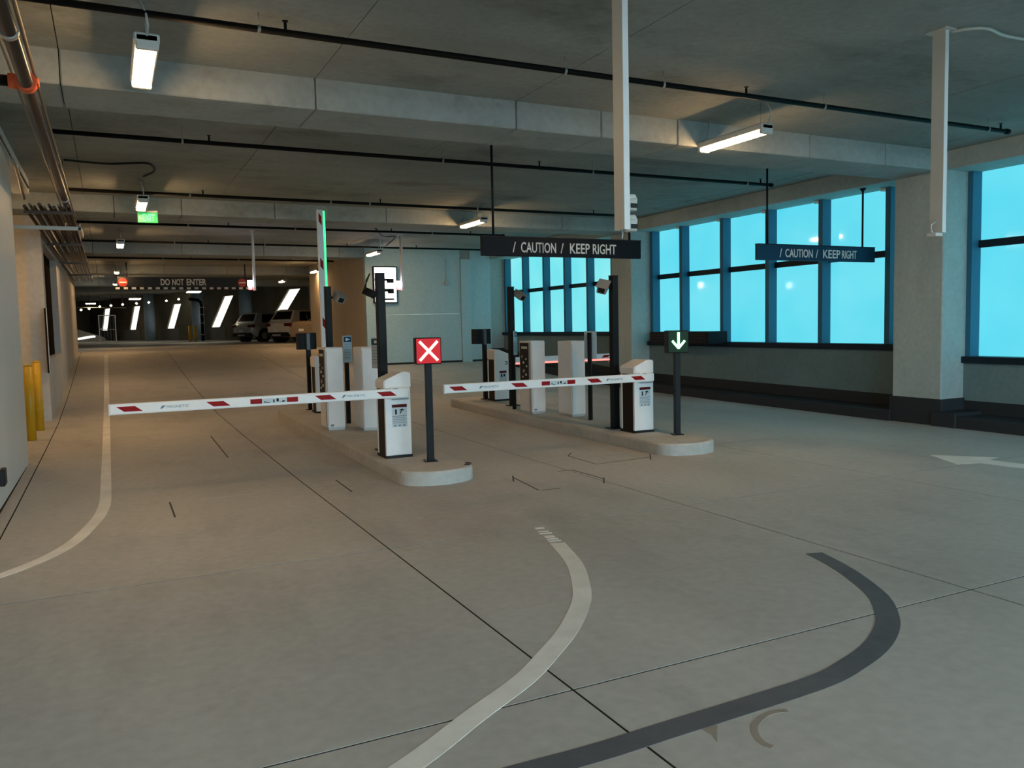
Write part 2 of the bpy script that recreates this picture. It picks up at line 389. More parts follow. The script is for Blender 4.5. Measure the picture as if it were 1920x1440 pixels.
for i in range(4):
    a = cols[i][0]+0.85; b = cols[i+1][0]
    s = SILL[i]
    sA = fz(a)-0.1
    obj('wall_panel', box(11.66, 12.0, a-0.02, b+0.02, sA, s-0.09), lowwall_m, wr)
    # edge beam above the glass
    gb = sgroup('edge_beam', ['edge beam above the window behind the viewer', 'edge beam above the near right window', 'edge beam above the middle cyan window', 'edge beam above the far cyan window'][i])
    obj('beam_panel', box(11.22, 12.2, a-0.01, b+0.01, ZB+0.02, ZC+0.02, 0.01, 1), beam_m if i == 9 else col_m, gb)
    # curb in front of the wall
    kb = bmesh.new()
    n = 6
    row = None
    for k in range(n+1):
        y = a+(b-a)*k/n
        r_ = [kb.verts.new((x, y, fz(y)+h)) for x, h in ((11.08, -0.05), (11.08, 0.15), (11.1, 0.17), (11.68, 0.17), (11.68, -0.05))]
        if row:
            for q in range(5): kb.faces.new((row[q], row[(q+1) % 5], r_[(q+1) % 5], r_[q]))
        else: kb.faces.new(r_)
        row = r_
    kb.faces.new(row[::-1])
    cb = struct(obj('curb', kb, base_m), ['dark curb below the window behind the viewer', 'dark curb below the nearest right window', 'long dark curb below the middle cyan window', 'dark curb below the far cyan window'][i])
    kb = bmesh.new(); prism(kb, [(a, fz(a)+0.16), (b, fz(b)+0.16), (b, fz(b)+0.36), (a, fz(a)+0.36)], 'x', 11.645, 11.67)
    struct(obj('baseboard_right', kb, base_m), ['dark painted wall base behind the viewer', 'dark painted wall base right of the near column', 'dark painted wall base under the middle window', 'dark painted wall base under the far window'][i])
    # the window
    w = sgroup('window_%d' % (i+1), ['frosted cyan window beside and behind the viewer', 'large frosted cyan window right of the near column', 'wide frosted cyan window with five bays between two columns', 'far pale cyan window seen between the island poles'][i])
    ms = MULL.get(i, [a+0.02+(b-a-0.04)*k/6 for k in range(7)])
    if i == 1: ms = [a+0.02, 1.9, 3.3, 4.7, 6.1, 8.02]
    ztop, zmid = ZB+0.02, 2.72
    for y in ms:
        obj('mullion', box(XW-0.21, XW+0.06, y-0.05, y+0.05, s, ztop), frame_m, w)
        obj('bracket', box(XW-0.20, XW-0.02, y+0.05, y+0.16, ztop-0.05, ztop-0.005), white_m, w)
    for y0, y1 in zip(ms, ms[1:]):
        obj('rail', box(XW-0.06, XW+0.05, y0+0.055, y1-0.055, zmid-0.055, zmid+0.055), railm, w)
        pm = panef_m if i == 3 else pane_m
        obj('pane', box(XW, XW+0.02, y0+0.05, y1-0.05, s-0.02, zmid-0.05), pm, w)
        obj('pane', box(XW, XW+0.02, y0+0.05, y1-0.05, zmid+0.05, ztop+0.02), pm, w)
    obj('edge_strip', box(XW, XW+0.02, a-0.02, ms[0]-0.05, s, ztop), pane_m, w)
    obj('edge_strip', box(XW, XW+0.02, ms[-1]+0.05, b+0.02, s, ztop), pane_m, w)
    obj('sill', box(11.60, XW+0.08, a-0.02, b+0.02, s-0.10, s, 0.008, 1), railm, w)
lb = thing('louver_box', 'black louvered box on the window sill behind the green arrow signal', 'vent box', (11.42, 14.45, 1.16))
obj('casing', box(-0.22, 0.30, -1.05, 1.0, 0.0, 0.27, 0.01, 1), black_m, lb)
for k in range(3): obj('louver', box(-0.235, -0.215, -1.0, 0.95, 0.04+0.07*k, 0.075+0.07*k), dark_m, lb)

# ground outside the garage mouth, behind the viewer
gm = concrete('asphalt', (0.10, 0.10, 0.10), (0.15, 0.15, 0.15), 0.5, 0.9, 0.1)
struct(obj('ground', box(-60, 60, -80, Y0, -0.3, -0.01), gm), 'asphalt ground outside the garage mouth behind the viewer')

# ------------------------------------------------------------------ left walls
wn = sgroup('wall_left', 'pale painted concrete wall at the left edge')
obj('wall_panel', box(-1.22, -1.0, Y0, 12.0, -0.1, ZC), wallp_m, wn)
obj('wall_header', box(-1.22, -1.0, 12.0, 14.9, 3.86, ZC), wallp_m, wn)
struct(obj('baseboard_left', box(-1.0, -0.992, Y0, 12.0, 0, 0.02), joint_m), 'dark joint at the foot of the pale left wall')
tag(obj('junction_box', box(-1.0, -0.955, 9.02, 9.21, 0.22, 0.38, 0.008, 1), dark_m), 'small dark box low on the pale left wall', 'electrical box')
wf = sgroup('wall_left_far', 'concrete wall with dark opening beyond the yellow bollards')
FY0, FY1 = 16.9, 33.0
bm = bmesh.new(); prism(bm, [(FY0, 0), (21.5, 0.25), (21.5, 1.22), (FY0+0.45, 1.22), (FY0, 1.22)], 'x', -1.25, -1.0); obj('wall_panel', bm, wall_m, wf)
obj('wall_panel', box(-1.25, -1.0, FY0, FY0+0.42, 1.22, ZC), wall_m, wf)
obj('wall_panel', box(-1.25, -1.0, FY0+0.42, 21.5, 3.36, ZC), wall_m, wf)
bm = bmesh.new(); prism(bm, [(21.5, 0.2), (FY1, 0.9), (FY1, ZC), (21.5, ZC)], 'x', -1.25, -1.0); obj('wall_panel', bm, wall_m, wf)
wa = sgroup('wall_alcove', 'warm lit tan concrete wall at the end of the left alcove')
obj('wall_panel', box(-4.2, -1.25, 16.9, 17.12, -0.1, ZC), tan_m, wa)
obj('wall_panel', box(-4.4, -4.2, 9.0, 17.1, -0.1, ZC), tan_m, wa)
obj('wall_panel', box(-4.4, -1.22, 8.8, 9.0, -0.1, ZC), tan_m, wa)
ro = sgroup('wall_recess', 'dark recess behind the opening in the left wall')
obj('recess_back', box(-4.2, -4.1, 17.1, 24, 0, ZC), lowwall_m, ro)
obj('recess_end', box(-4.2, -1.25, 23.9, 24.1, 0, ZC), lowwall_m, ro)
dr = struct(obj('opening_shade_sheet', box(-1.20, -1.13, FY0+0.42, 21.5, 1.22, 3.36), pbr('opening_shade_and_board', (0.018, 0.014, 0.010), 0.9, 0, 0.0)), 'dark sheet standing in for the shade inside the left wall opening')  # dark sheet added for the shade inside the open recess
eb = thing('notice_board', 'narrow black board mounted edge-on at the corner of the left opening', 'notice board', (-0.97, 16.72, 0.98))
obj('panel', box(-0.03, 0.0, -0.16, 0.16, 0, 1.15, 0.006, 1), MATS['opening_shade_and_board'], eb)
obj('frame_edge', box(-0.0, 0.012, -0.16, -0.13, 0, 1.15), lgrey_m, eb)
def bollard(loc, label, h=1.15, r=0.062, group='yellow bollards by the left wall'):
    t = thing('bollard', label, 'bollard', loc, 0, group)
    bm = bmesh.new(); cyl(bm, (0, 0, 0), (0, 0, h), r, 20)
    obj('post', bm, yellow_m, t)
    bm = bmesh.new(); cyl(bm, (0, 0, h), (0, 0, h+0.035), r, 20, r*0.55); obj('domed_cap', bm, yellow_m, t)
    bm = bmesh.new(); cyl(bm, (0, 0, 0), (0, 0, 0.012), r+0.03, 20); obj('base_ring', bm, dark_m, t)
bollard((-1.13, 14.36, 0.03), 'yellow bollard nearer to the pale left wall')
bollard((-1.10, 15.6, 0.05), 'yellow bollard closer to the tan alcove wall')

# ------------------------------------------------------------------ grey block with the display
BX0, BYF = 7.04, 24.12
wb = sgroup('wall_block', 'grey painted room block closing the lane between the islands')
obj('wall_panel', box(BX0, 10.14, BYF, BYF+0.2, 0.2, 2.05), block_m, wb)
obj('wall_panel', box(BX0, 10.14, BYF, BYF+0.2, 2.06, ZC), block_m, wb)
struct(obj('trim_2', box(10.15, 10.48, BYF-0.06, BYF+0.2, 0.2, ZB), block_m), 'narrow pier standing proud of the grey block wall')
obj('wall_panel', box(10.49, 11.2, BYF, BYF+0.2, 0.2, ZC), block_m, wb)
obj('side_wall', box(BX0, BX0+0.2, BYF+0.2, 31.5, 0.2, ZC), tan_m, wb)
obj('end_wall', box(BX0, 12, 31.5, 31.7, 0.2, ZC), tan_m, wb)
struct(obj('trim_1', box(BX0, 11.1, BYF-0.012, BYF, 0.35, 0.57), base_m), 'dark skirting at the foot of the grey block wall')
db = thing('display_board', 'lit white information board on the grey block wall', 'display', (7.27, BYF-0.012, 2.42))
obj('casing', box(-0.02, 0.74, -0.10, -0.0, -0.02, 1.10, 0.01, 1), dark_m, db)
sc = obj('screen', box(0.02, 0.70, -0.105, -0.10, 0.02, 1.06), screen_m, db)
obj('dark_row', box(0.02, 0.46, -0.112, -0.104, 0.66, 0.73), dark_m, db)
obj('dark_row', box(0.40, 0.62, -0.112, -0.104, 0.60, 0.73), dark_m, db)
obj('dark_row', box(0.02, 0.50, -0.112, -0.104, 0.33, 0.42), dark_m, db)
obj('dark_row', box(0.42, 0.62, -0.112, -0.104, 0.27, 0.42), dark_m, db)
obj('dark_row', box(0.08, 0.62, -0.112, -0.104, 0.08, 0.13), dark_m, db)
for k in range(3): obj('text_line', box(0.30, 0.60, -0.11, -0.104, 0.50+0.04*k, 0.508+0.04*k), greyink_m, db)
for k in range(3): obj('text_line', box(0.30, 0.60, -0.11, -0.104, 0.18+0.03*k, 0.188+0.03*k), greyink_m, db)
cbx = thing('pull_switch', 'small dark box hanging from a thin conduit on the grey wall', 'switch box', (9.64, BYF-0.06, 2.95))
obj('box_body', box(-0.05, 0.05, -0.05, 0.06, 0, 0.13, 0.006, 1), lgrey_m, cbx)
bm = bmesh.new(); cyl(bm, (0, 0.02, 0.13), (0, 0.02, 0.86), 0.013); obj('conduit', bm, lgrey_m, cbx)

# ------------------------------------------------------------------ islands
def island(x0, x1, ya, yb, label):
    g = thing('traffic_island', label, 'traffic island', (0, 0, 0), 0, 'concrete gate islands')
    r = 0.30
    pts = []
    n = 10
    for k in range(n+1):
        a = PI+PI/2*k/n; pts.append((x0+0.42+0.42*math.cos(a), ya+r+r*math.sin(a)))
    for k in range(n+1):
        a = 1.5*PI+PI/2*k/n; pts.append((x1-0.42+0.42*math.cos(a), ya+r+r*math.sin(a)))
    m = 6
    for k in range(m+1): pts.append((x1, ya+r+(yb-0.1-ya-r)*(k+1)/(m+1)))
    pts += [(x1-0.1, yb), (x0+0.1, yb)]
    for k in range(m+1)[::-1]: pts.append((x0, ya+r+(yb-0.1-ya-r)*(k+1)/(m+1)))
    bm = bmesh.new()
    cx, cy = (x0+x1)/2, (ya+yb)/2
    def ring(ins, h):
        out = []
        for x, y in pts:
            d = Vector((cx-x, 0))
            xx = x+(ins if x < cx else -ins)
            yy = y+(ins if y < ya+r else (-ins if y > yb-0.11 else 0))
            out.append(bm.verts.new((xx, yy, fz(y)+h)))
        return out
    R = [ring(0, -0.08), ring(0, 0.125), ring(0.012, 0.145), ring(0.03, 0.15)]
    for a, b in zip(R, R[1:]):
        for i in range(len(pts)):
            j = (i+1) % len(pts)
            f = bm.faces.new((a[i], a[j], b[j], b[i]))
    T = R[-1]; a = 2*(n+1)
    rgt = [T[2*n+1]]+[T[a+k] for k in range(m+1)]+[T[a+m+1]]
    lft = [T[0]]+[T[a+m+3+(m-k)] for k in range(m+1)]+[T[a+m+2]]
    bm.faces.new(T[:2*n+2])
    for k in range(len(rgt)-1): bm.faces.new((lft[k], rgt[k], rgt[k+1], lft[k+1]))
    obj('curb_body', bm, curb_m, g)
    return g
isl_l = island(2.68, 3.50, 7.86, 15.15, 'concrete traffic island on the left, below the red X signal')
isl_r = island(6.06, 6.90, 7.94, 15.15, 'concrete traffic island on the right, below the green arrow signal')
for k, (x, y) in enumerate(((3.42, 8.08), (3.47, 8.17))):
    obj('chipped_edge', box(x-0.03, x+0.03, y-0.035, y+0.03, 0.06, 0.156, 0.008, 1), ink_m, isl_l)

# ------------------------------------------------------------------ gate equipment
def iz(y): return fz(y)+0.15
def sticker(parent, x0, x1, z0, z1, y, full=True):
    s = obj('warning_sticker', box(x0, x1, y-0.002, y, z0, z1), sticker_m, parent, label='pale warning sticker with dark red header')
    h = z1-z0; w = x1-x0
    obj('header_bar', box(x0, x1, y-0.004, y-0.001, z1-0.13*h, z1), dred_m, s)
    obj('pictogram', box(x0+0.2*w, x0+0.32*w, y-0.004, y-0.001, z1-0.44*h, z1-0.22*h), ink_m, s)
    bm = bmesh.new()
    prism(bm, [(x0+0.5*w, z1-0.42*h), (x0+0.56*w, z1-0.42*h), (x0+0.68*w, z1-0.27*h), (x0+0.8*w, z1-0.3*h), (x0+0.8*w, z1-0.25*h), (x0+0.68*w, z1-0.19*h), (x0+0.5*w, z1-0.24*h), (x0+0.5*w, z1-0.28*h), (x0+0.6*w, z1-0.26*h)], 'y', y-0.004, y-0.001)
    obj('pictogram', bm, ink_m, s)
    for k in range(5):
        obj('text_line', box(x0+(0.04 if k else 0.0)*w, x1-(0.05+0.09*(k % 2))*w, y-0.0035, y-0.001, z1-(0.53+0.075*k)*h, z1-(0.505+0.075*k)*h), greyink_m if k else teal_ink, s)
    for k in range(3):
        obj('pictogram', box(x0+(0.12+0.3*k)*w, x0+(0.26+0.3*k)*w, y-0.0035, y-0.001, z0+0.03*h, z0+0.1*h), greyink_m, s)

def make_boom(parent, L, zc, y, led=None, led_end=0.12, dx=0.0, h=0.108, th=0.055):
    """boom lying along -x from the pivot at the origin"""
    piv = bpy.data.objects.new('boom', None)
    bm = bmesh.new()
    bx(bm, -L, 0.105, -th/2, th/2, -h/2, h/2, 0.012, 2)
    b = obj('boom', bm, white_m, parent, (dx, y, zc))
    yf = -th/2-0.002
    s = L/3.0
    zz = 0.026
    def para(x0, x1, sl=0.07):
        q = bmesh.new(); prism(q, [(x0, zz), (x1-sl, zz), (x1, -zz), (x0+sl, -zz)], 'y', yf, yf+0.003)
        obj('red_stripe', q, red_m, b)
        q = bmesh.new(); prism(q, [(x0, zz), (x1-sl, zz), (x1, -zz), (x0+sl, -zz)], 'y', -yf-0.003, -yf)
        obj('red_stripe', q, red_m, b)
    for x0 in (-2.94, -2.10, -0.98, -0.28): para(x0*s, x0*s+0.24*s)
    for x0, x1 in ((-1.66, -1.54), (-1.28, -1.16)): obj('red_stripe', box(x0*s, x1*s, yf, yf+0.003, -zz, zz), red_m, b)
    lab = obj('safety_label', box(-1.54*s, -1.28*s, yf, yf+0.003, -zz, zz), sticker_m, b)
    for x0, x1, z0, z1 in ((-1.425, -1.41, -.02, .012), (-1.39, -1.365, -.012, .02), (-1.52, -1.50, -.016, -.004), (-1.33, -1.30, -.016, -.004), (-1.50, -1.46, -.02, -.014), (-1.36, -1.31, -.02, -.016)):
        obj('pictogram', box(x0*s, x1*s, yf-0.001, yf+0.002, z0, z1), ink_m, lab)
    for x in (-2.52, -0.66):
        t = obj('lettering', text_mesh('MAGNETIC', 0.026, 0.21*s, 0.0015), teal_ink, b, (x*s+0.04, yf+0.002, -0.013))
        q = bmesh.new()
        prism(q, [(x*s-0.02, -0.015), (x*s+0.0, -0.015), (x*s+0.035, 0.015), (x*s+0.0, 0.015)], 'y', yf-0.0005, yf+0.002); obj('logo_mark', q, teal_ink, b)
    if led:
        obj('led_strip', box(-L+0.02, -led_end, -th/2+0.008, th/2-0.008, -h/2-0.036, -h/2-0.001, 0.006, 1), led, b, label='glowing light strip under the boom')
        bm = bmesh.new(); tube(bm, [(-L-0.0, 0, h/2), (-L-0.03, 0, h/2+0.0), (-L-0.05, 0, 0), (-L-0.05, 0, -h/2-0.04), (-L-0.02, 0, -h/2-0.07), (-L+0.1, 0, -h/2-0.075)], 0.006); obj('end_bow', bm, lgrey_m, b)
    else:
        obj('end_cap', box(-L-0.008, -L+0.004, -th/2-0.002, th/2+0.002, -h/2-0.002, h/2+0.002), offw_m, b)
    return b
def barrier(loc, rz, label, L, led=None, raised=False, logo=False, led_end=0.12, dx=0.0):
    t = thing('barrier_gate', label, 'barrier gate', loc, rz, 'white boom barriers on the islands')
    hw, hd = 0.155, 0.17
    bm = bmesh.new()
    # housing with recessed dark sides, top sloping up away from the boom
    bx(bm, -hw, hw, -hd, -hd+0.045, 0.03, 0.80, 0.012, 2)
    bx(bm, -hw, hw, hd-0.045, hd, 0.03, 0.80, 0.012, 2)
    bx(bm, -hw+0.02, hw-0.02, -hd+0.02, hd-0.02, 0.03, 0.82)
    obj('housing', bm, white_m, t)
    obj('side_panel', box(-hw+0.006, -hw+0.03, -hd+0.045, hd-0.045, 0.03, 0.80), brownb_m, t)
    obj('side_panel', box(hw-0.03, hw-0.006, -hd+0.045, hd-0.045, 0.03, 0.80), brownb_m, t)
    bm = bmesh.new()
    prism(bm, [(-hw-0.006, 0.80), (hw+0.006, 0.80), (hw+0.006, 0.985), (hw-0.09, 0.992), (-hw+0.03, 0.915), (-hw-0.006, 0.90)], 'y', -hd-0.004, hd+0.004)
    bmesh.ops.bevel(bm, geom=bm.edges[:], offset=0.012, segments=2, affect='EDGES')
    obj('cap', bm, white_m, t)
    obj('foot_plate', box(-hw-0.004, hw+0.004, -hd-0.004, hd+0.004, 0, 0.032), dark_m, t)
    obj('cap_seam', box(-hw+0.06, hw-0.01, -hd-0.0065, -hd-0.003, 0.812, 0.818), ink_m, t)
    obj('boom_clamp', box(-0.10, 0.13, -hd-0.035, -hd+0.0, 0.685, 0.825, 0.01, 1), white_m, t)
    obj('clamp_slot', box(-0.08, -0.03, -hd-0.100, -hd-0.094, 0.806, 0.812), ink_m, t)
    obj('clamp_shadow_gap', box(-0.08, 0.12, -hd-0.037, -hd-0.03, 0.676, 0.688), greyink_m, t)
    sticker(t, -0.075, 0.105, 0.36, 0.62, -hd-0.001)
    for k in (0,):
        s2 = obj('warning_sticker', box(-0.09, 0.06, hd, hd+0.003, 0.32, 0.58), sticker_m, t)
        obj('header_bar', box(-0.09, 0.06, hd+0.001, hd+0.005, 0.54, 0.58), dred_m, s2)
        obj('pictogram', box(0.0, 0.03, hd+0.001, hd+0.005, 0.46, 0.52), ink_m, s2)
        bm = bmesh.new(); prism(bm, [(-0.06, 0.47), (-0.02, 0.47), (-0.03, 0.52), (-0.06, 0.51)], 'y', hd+0.001, hd+0.005); obj('pictogram', bm, ink_m, s2)
    if logo:
        bm = bmesh.new()
        for k in range(10):
            a0 = -0.75*PI+1.5*PI*k/10+PI; a1 = -0.75*PI+1.5*PI*(k+1)/10+PI
            prism(bm, [(-0.085+0.034*math.cos(-a0), 0.73+0.034*math.sin(-a0)), (-0.085+0.034*math.cos(-a1), 0.73+0.034*math.sin(-a1)), (-0.085+0.018*math.cos(-a1), 0.73+0.018*math.sin(-a1)), (-0.085+0.018*math.cos(-a0), 0.73+0.018*math.sin(-a0))], 'y', hd+0.001, hd+0.004)
        obj('round_logo', bm, ink_m, t)
    b = make_boom(t, L, 0.757, -hd-0.065, led, led_end, dx)
    if raised: b.rotation_euler = (0, PI/2, 0)
    return t
gate_l = barrier((2.94, 9.10, iz(9.1)), 0, 'white barrier gate with lowered red-striped boom, beside the red X signal', 2.97)
gate_r = barrier((6.48, 9.25, iz(9.25)), 0, 'white barrier gate with lowered red-striped boom, beside the green arrow signal', 2.94)
gate_rl = barrier((3.32, 14.25, iz(14.25)), PI, 'barrier gate at the far end of the left island, boom raised with green light strip', 2.80, ledg_m, True, False, 1.42, -0.12)
gate_rr = barrier((6.76, 14.28, iz(14.28)), PI, 'barrier gate at the far end of the right island, boom lit by red strip', 2.78, ledr_m, False, True)

def lane_signal(loc, rz, label, kind):
    t = thing('lane_signal', label, 'traffic signal', loc, rz)
    obj('base_plate', box(-0.075, 0.075, -0.06, 0.06, 0, 0.012, 0.003, 1), dark_m, t)
    for sx in (-1, 1):
        for sy in (-1, 1):
            bm = bmesh.new(); cyl(bm, (sx*0.06, sy*0.045, 0.012), (sx*0.06, sy*0.045, 0.026), 0.008, 6); obj('bolt', bm, galv_m, t)
    obj('pole', box(-0.037, 0.037, -0.037, 0.037, 0.012, 1.10, 0.004, 1), black_m, t)
    obj('access_cover', box(-0.041, -0.036, -0.015, 0.015, 0.50, 0.62, 0.002, 1), dark_m, t)
    if kind == 'back':
        h = obj('signal_head', box(-0.145, 0.145, -0.20, -0.04, 1.09, 1.385, 0.012, 2), black_m, t)
        obj('mount_bracket', box(-0.03, 0.03, -0.05, 0.045, 1.08, 1.38, 0.004, 1), pbrget('signal_bracket'), t)
        obj('side_fin', box(-0.16, -0.145, -0.26, -0.04, 1.09, 1.385), black_m, t)
        obj('side_fin', box(0.145, 0.16, -0.26, -0.04, 1.09, 1.385), black_m, t)
        return t
    h = obj('signal_head', box(-0.145, 0.145, -0.06, 0.08, 1.09, 1.385, 0.012, 2), black_m, t)
    obj('signal_face', box(-0.133, 0.133, -0.064, -0.058, 1.102, 1.373), redface_m if kind == 'x' else grnface_m, t, label='glowing red signal face' if kind == 'x' else 'dark face lit green')
    bm = bmesh.new()
    yb = -0.072
    zc = 1.2375
    def bar(a, b, r=0.0155):
        cyl(bm, (a[0], yb, zc+a[1]), (b[0], yb, zc+b[1]), r, 10)
    if kind == 'x':
        bar((-0.1, 0.105), (0.1, -0.105)); 
        obj('light_bar', bm, redx_m, t); bm = bmesh.new(); bar((0.1, 0.105), (-0.1, -0.105)); obj('light_bar', bm, redx_m, t)
    else:
        bar((0, 0.125), (0, -0.085)); obj('light_bar', bm, grn_m, t)
        bm = bmesh.new(); bar((-0.085, 0.012), (0, -0.085)); obj('light_bar', bm, grn_m, t)
        bm = bmesh.new(); bar((0.085, 0.012), (0, -0.085)); obj('light_bar', bm, grn_m, t)
    return t
def pbrget(n):
    return MATS.get(n) or pbr(n, (0.07, 0.10, 0.125), 0.35)
lane_signal((3.16, 8.5, iz(8.5)), -0.18, 'black pole signal with glowing red X on the left island', 'x')
lane_signal((6.71, 8.66, iz(8.66)), -0.30, 'black pole signal with glowing green down arrow on the right island', 'arrow')
lane_signal((3.2, 14.72, iz(14.7)), PI, 'dark signal seen from behind at the far end of the left island', 'back')
lane_signal((6.62, 14.60, iz(14.6)), PI, 'dark signal seen from behind at the far end of the right island', 'back')

def ticket_machine(loc, label, face_left, sz=(0.26, 0.44, 1.20)):
    """operator face towards the lane on the left (-x) or right (+x)"""
    t = thing('ticket_machine', label, 'ticket machine', loc, 0, 'white lane machines on the islands')
    w, d, h = sz
    s = -1 if face_left else 1
    obj('body', box(-w/2, w/2, 0, d, 0.03, h, 0.018, 3), white_m, t)
    obj('plinth', box(-w/2+0.012, w/2-0.012, 0.012, d-0.012, 0, 0.035), lgrey_m, t)
    xs = s*w/2
    def fbox(y0, y1, z0, z1, dp=0.004, o=0.0):
        return box(min(xs+s*o, xs+s*(o+dp)), max(xs+s*o, xs+s*(o+dp)), y0, y1, z0, z1)
    p = obj('control_panel', fbox(0.09, d-0.03, 0.48, h-0.02), dark_m, t, label='dark control panel with buttons')
    obj('bezel', fbox(0.02, 0.09, 0.03, h-0.02), lgrey_m, t)
    obj('screen_slot', fbox(0.14, d-0.1, h-0.12, h-0.08, 0.004, 0.004), offw_m, p)
    for k, (y, z, r) in enumerate(((0.18, 0.86, 0.018), (0.27, 0.80, 0.02), (0.16, 0.74, 0.016), (0.26, 0.66, 0.03), (0.18, 0.60, 0.022), (0.30, 0.56, 0.016), (0.32, 0.90, 0.02))):
        bm = bmesh.new(); cyl(bm, (xs+s*0.003, y, z+0.05), (xs+s*0.016, y, z+0.05), r, 12); obj('button', bm, offw_m if k % 3 else galv_m, p)
    if face_left:
        obj('base_badge', box(-0.09, -0.04, -0.003, 0.001, 0.06, 0.085), greyink_m, t)
        obj('base_badge', box(-0.10, -0.05, -0.003, 0.001, 0.045, 0.052), greyink_m, t)
    obj('top_lid', box(-w/2+0.004, w/2-0.004, 0.004, d-0.004, h-0.006, h+0.012, 0.008, 2), white_m, t)
    obj('door_seam', box(-w/2+0.012, -w/2+0.016, -0.002, 0.001, 0.05, h-0.04), greyink_m, t)
    return t
ticket_machine((2.94, 11.80, iz(11.8)), 'white ticket machine facing the left lane, left island', True)
ticket_machine((3.37, 11.45, iz(11.45)), 'plain-backed white machine on the left island behind the tall pole', False)
ticket_machine((6.36, 11.88, iz(11.9)), 'white ticket machine with dark button panel, right island', True)
ticket_machine((6.71, 11.18, iz(11.2)), 'plain-backed white machine on the right island beside a thin post', False)

def placard(loc, rz, label, w=0.15, hgt=1.37, pole_off=0.0):
    t = thing('placard_post', label, 'sign', loc, rz)
    obj('pole', box(-0.028, 0.028, 0.012, 0.068, 0, hgt-0.02, 0.003, 1), black_m, t)
    p = obj('plate', box(-w/2+pole_off, w/2+pole_off, -0.012, 0.012, hgt-0.42, hgt, 0.01, 2), paleblue_m, t, label='pale blue plate with dark header')
    x0, x1 = -w/2+pole_off, w/2+pole_off
    obj('header', box(x0+0.012, x1-0.012, -0.015, -0.011, hgt-0.10, hgt-0.018), blue_m, p)
    obj('emblem', box(x0+0.3*w, x0+0.52*w, -0.017, -0.014, hgt-0.078, hgt-0.04), letter_m, p)
    obj('emblem', box(x0+0.55*w, x0+0.75*w, -0.017, -0.014, hgt-0.066, hgt-0.052), letter_m, p)
    for k in range(6): obj('text_line', box(x0+0.02, x1-0.02-0.02*(k % 2), -0.0145, -0.011, hgt-0.135-0.042*k, hgt-0.128-0.042*k), greyink_m, p)
    obj('footer', box(x0+0.012, x1-0.012, -0.0145, -0.011, hgt-0.40, hgt-0.375), sticker_m, p)
placard((3.30, 12.42, iz(12.4)), 0.2, 'pale blue instruction placard on black post between the left island machines')
placard((6.36, 12.72, iz(12.7)), 0.75, 'pale blue instruction placard on black post left of the dark button panel')
placard((3.27, 10.74, iz(10.7)), -1.25, 'side-on placard post just left of the tall pole on the left island', 0.26, 1.36)
placard((6.65, 10.71, iz(10.7)), 2.25, 'side-on placard post right of the plain white machine, right island', 0.20, 1.37)

cam_m = pbr('grey_camera_shell', (0.30, 0.31, 0.31), 0.45)
def camera_pole(loc, label, cams):
    t = thing('camera_pole', label, 'camera pole', loc, 0, 'tall black camera poles on the islands')
    obj('base_plate', box(-0.11, 0.11, -0.09, 0.09, 0, 0.014, 0.003, 1), black_m, t)
    obj('pole', box(-0.05, 0.05, -0.05, 0.05, 0.014, 2.15, 0.006, 1), pbrget('signal_bracket') if False else black_m, t)
    obj('pole_cap', box(-0.052, 0.052, -0.052, 0.052, 2.15, 2.162), dark_m, t)
    for kind, dx, dy, z, rz in cams:
        if kind == 'box':
            b = obj('camera_housing', box(-0.07, 0.07, -0.11, 0.10, -0.06, 0.06, 0.02, 2), cam_m, t, (dx, dy, z)); b.rotation_euler = (0.5, 0.25, rz)
            obj('lens_window', box(-0.045, 0.045, -0.114, -0.108, -0.035, 0.035), dark_m, b)
            obj('sun_hood', box(-0.085, 0.085, -0.16, 0.10, 0.06, 0.07, 0.003, 1), cam_m, b)
        else:
            b = obj('camera_housing', box(-0.035, 0.035, -0.08, 0.08, -0.045, 0.045, 0.012, 2), dark_m, t, (dx, dy, z)); b.rotation_euler = (0.35, 0.4, rz)
            bm = bmesh.new(); tube(bm, [(0, 0.08, 0), (-0.06, 0.1, 0.12), (-0.10, 0.06, 0.2), (-0.12, 0.02, 0.1), (-0.05, 0.06, -0.05)], 0.008); obj('cable', bm, dark_m, b)
        bm = bmesh.new(); cyl(bm, (math.copysign(0.045, dx), 0, z), (dx*0.8, dy*0.8, z), 0.018, 8); obj('bracket_arm', bm, dark_m, t)
camera_pole((2.98, 9.60, iz(9.6)), 'tall black pole with cabled dark camera, just behind the left barrier', [('dark', -0.12, 0.02, 1.92, 0.6)])
camera_pole((3.24, 13.30, iz(13.3)), 'tall black pole beside the raised green boom, left island', [('box', 0.16, -0.08, 1.98, 0.3)])
camera_pole((6.39, 9.66, iz(9.66)), 'tall black pole with pale camera, behind the right barrier', [('box', -0.17, 0.0, 2.0, -0.7)])
camera_pole((6.56, 13.27, iz(13.3)), 'tall black pole with pale camera, beside the far window, right island', [('box', 0.14, -0.08, 2.0, 0.35)])

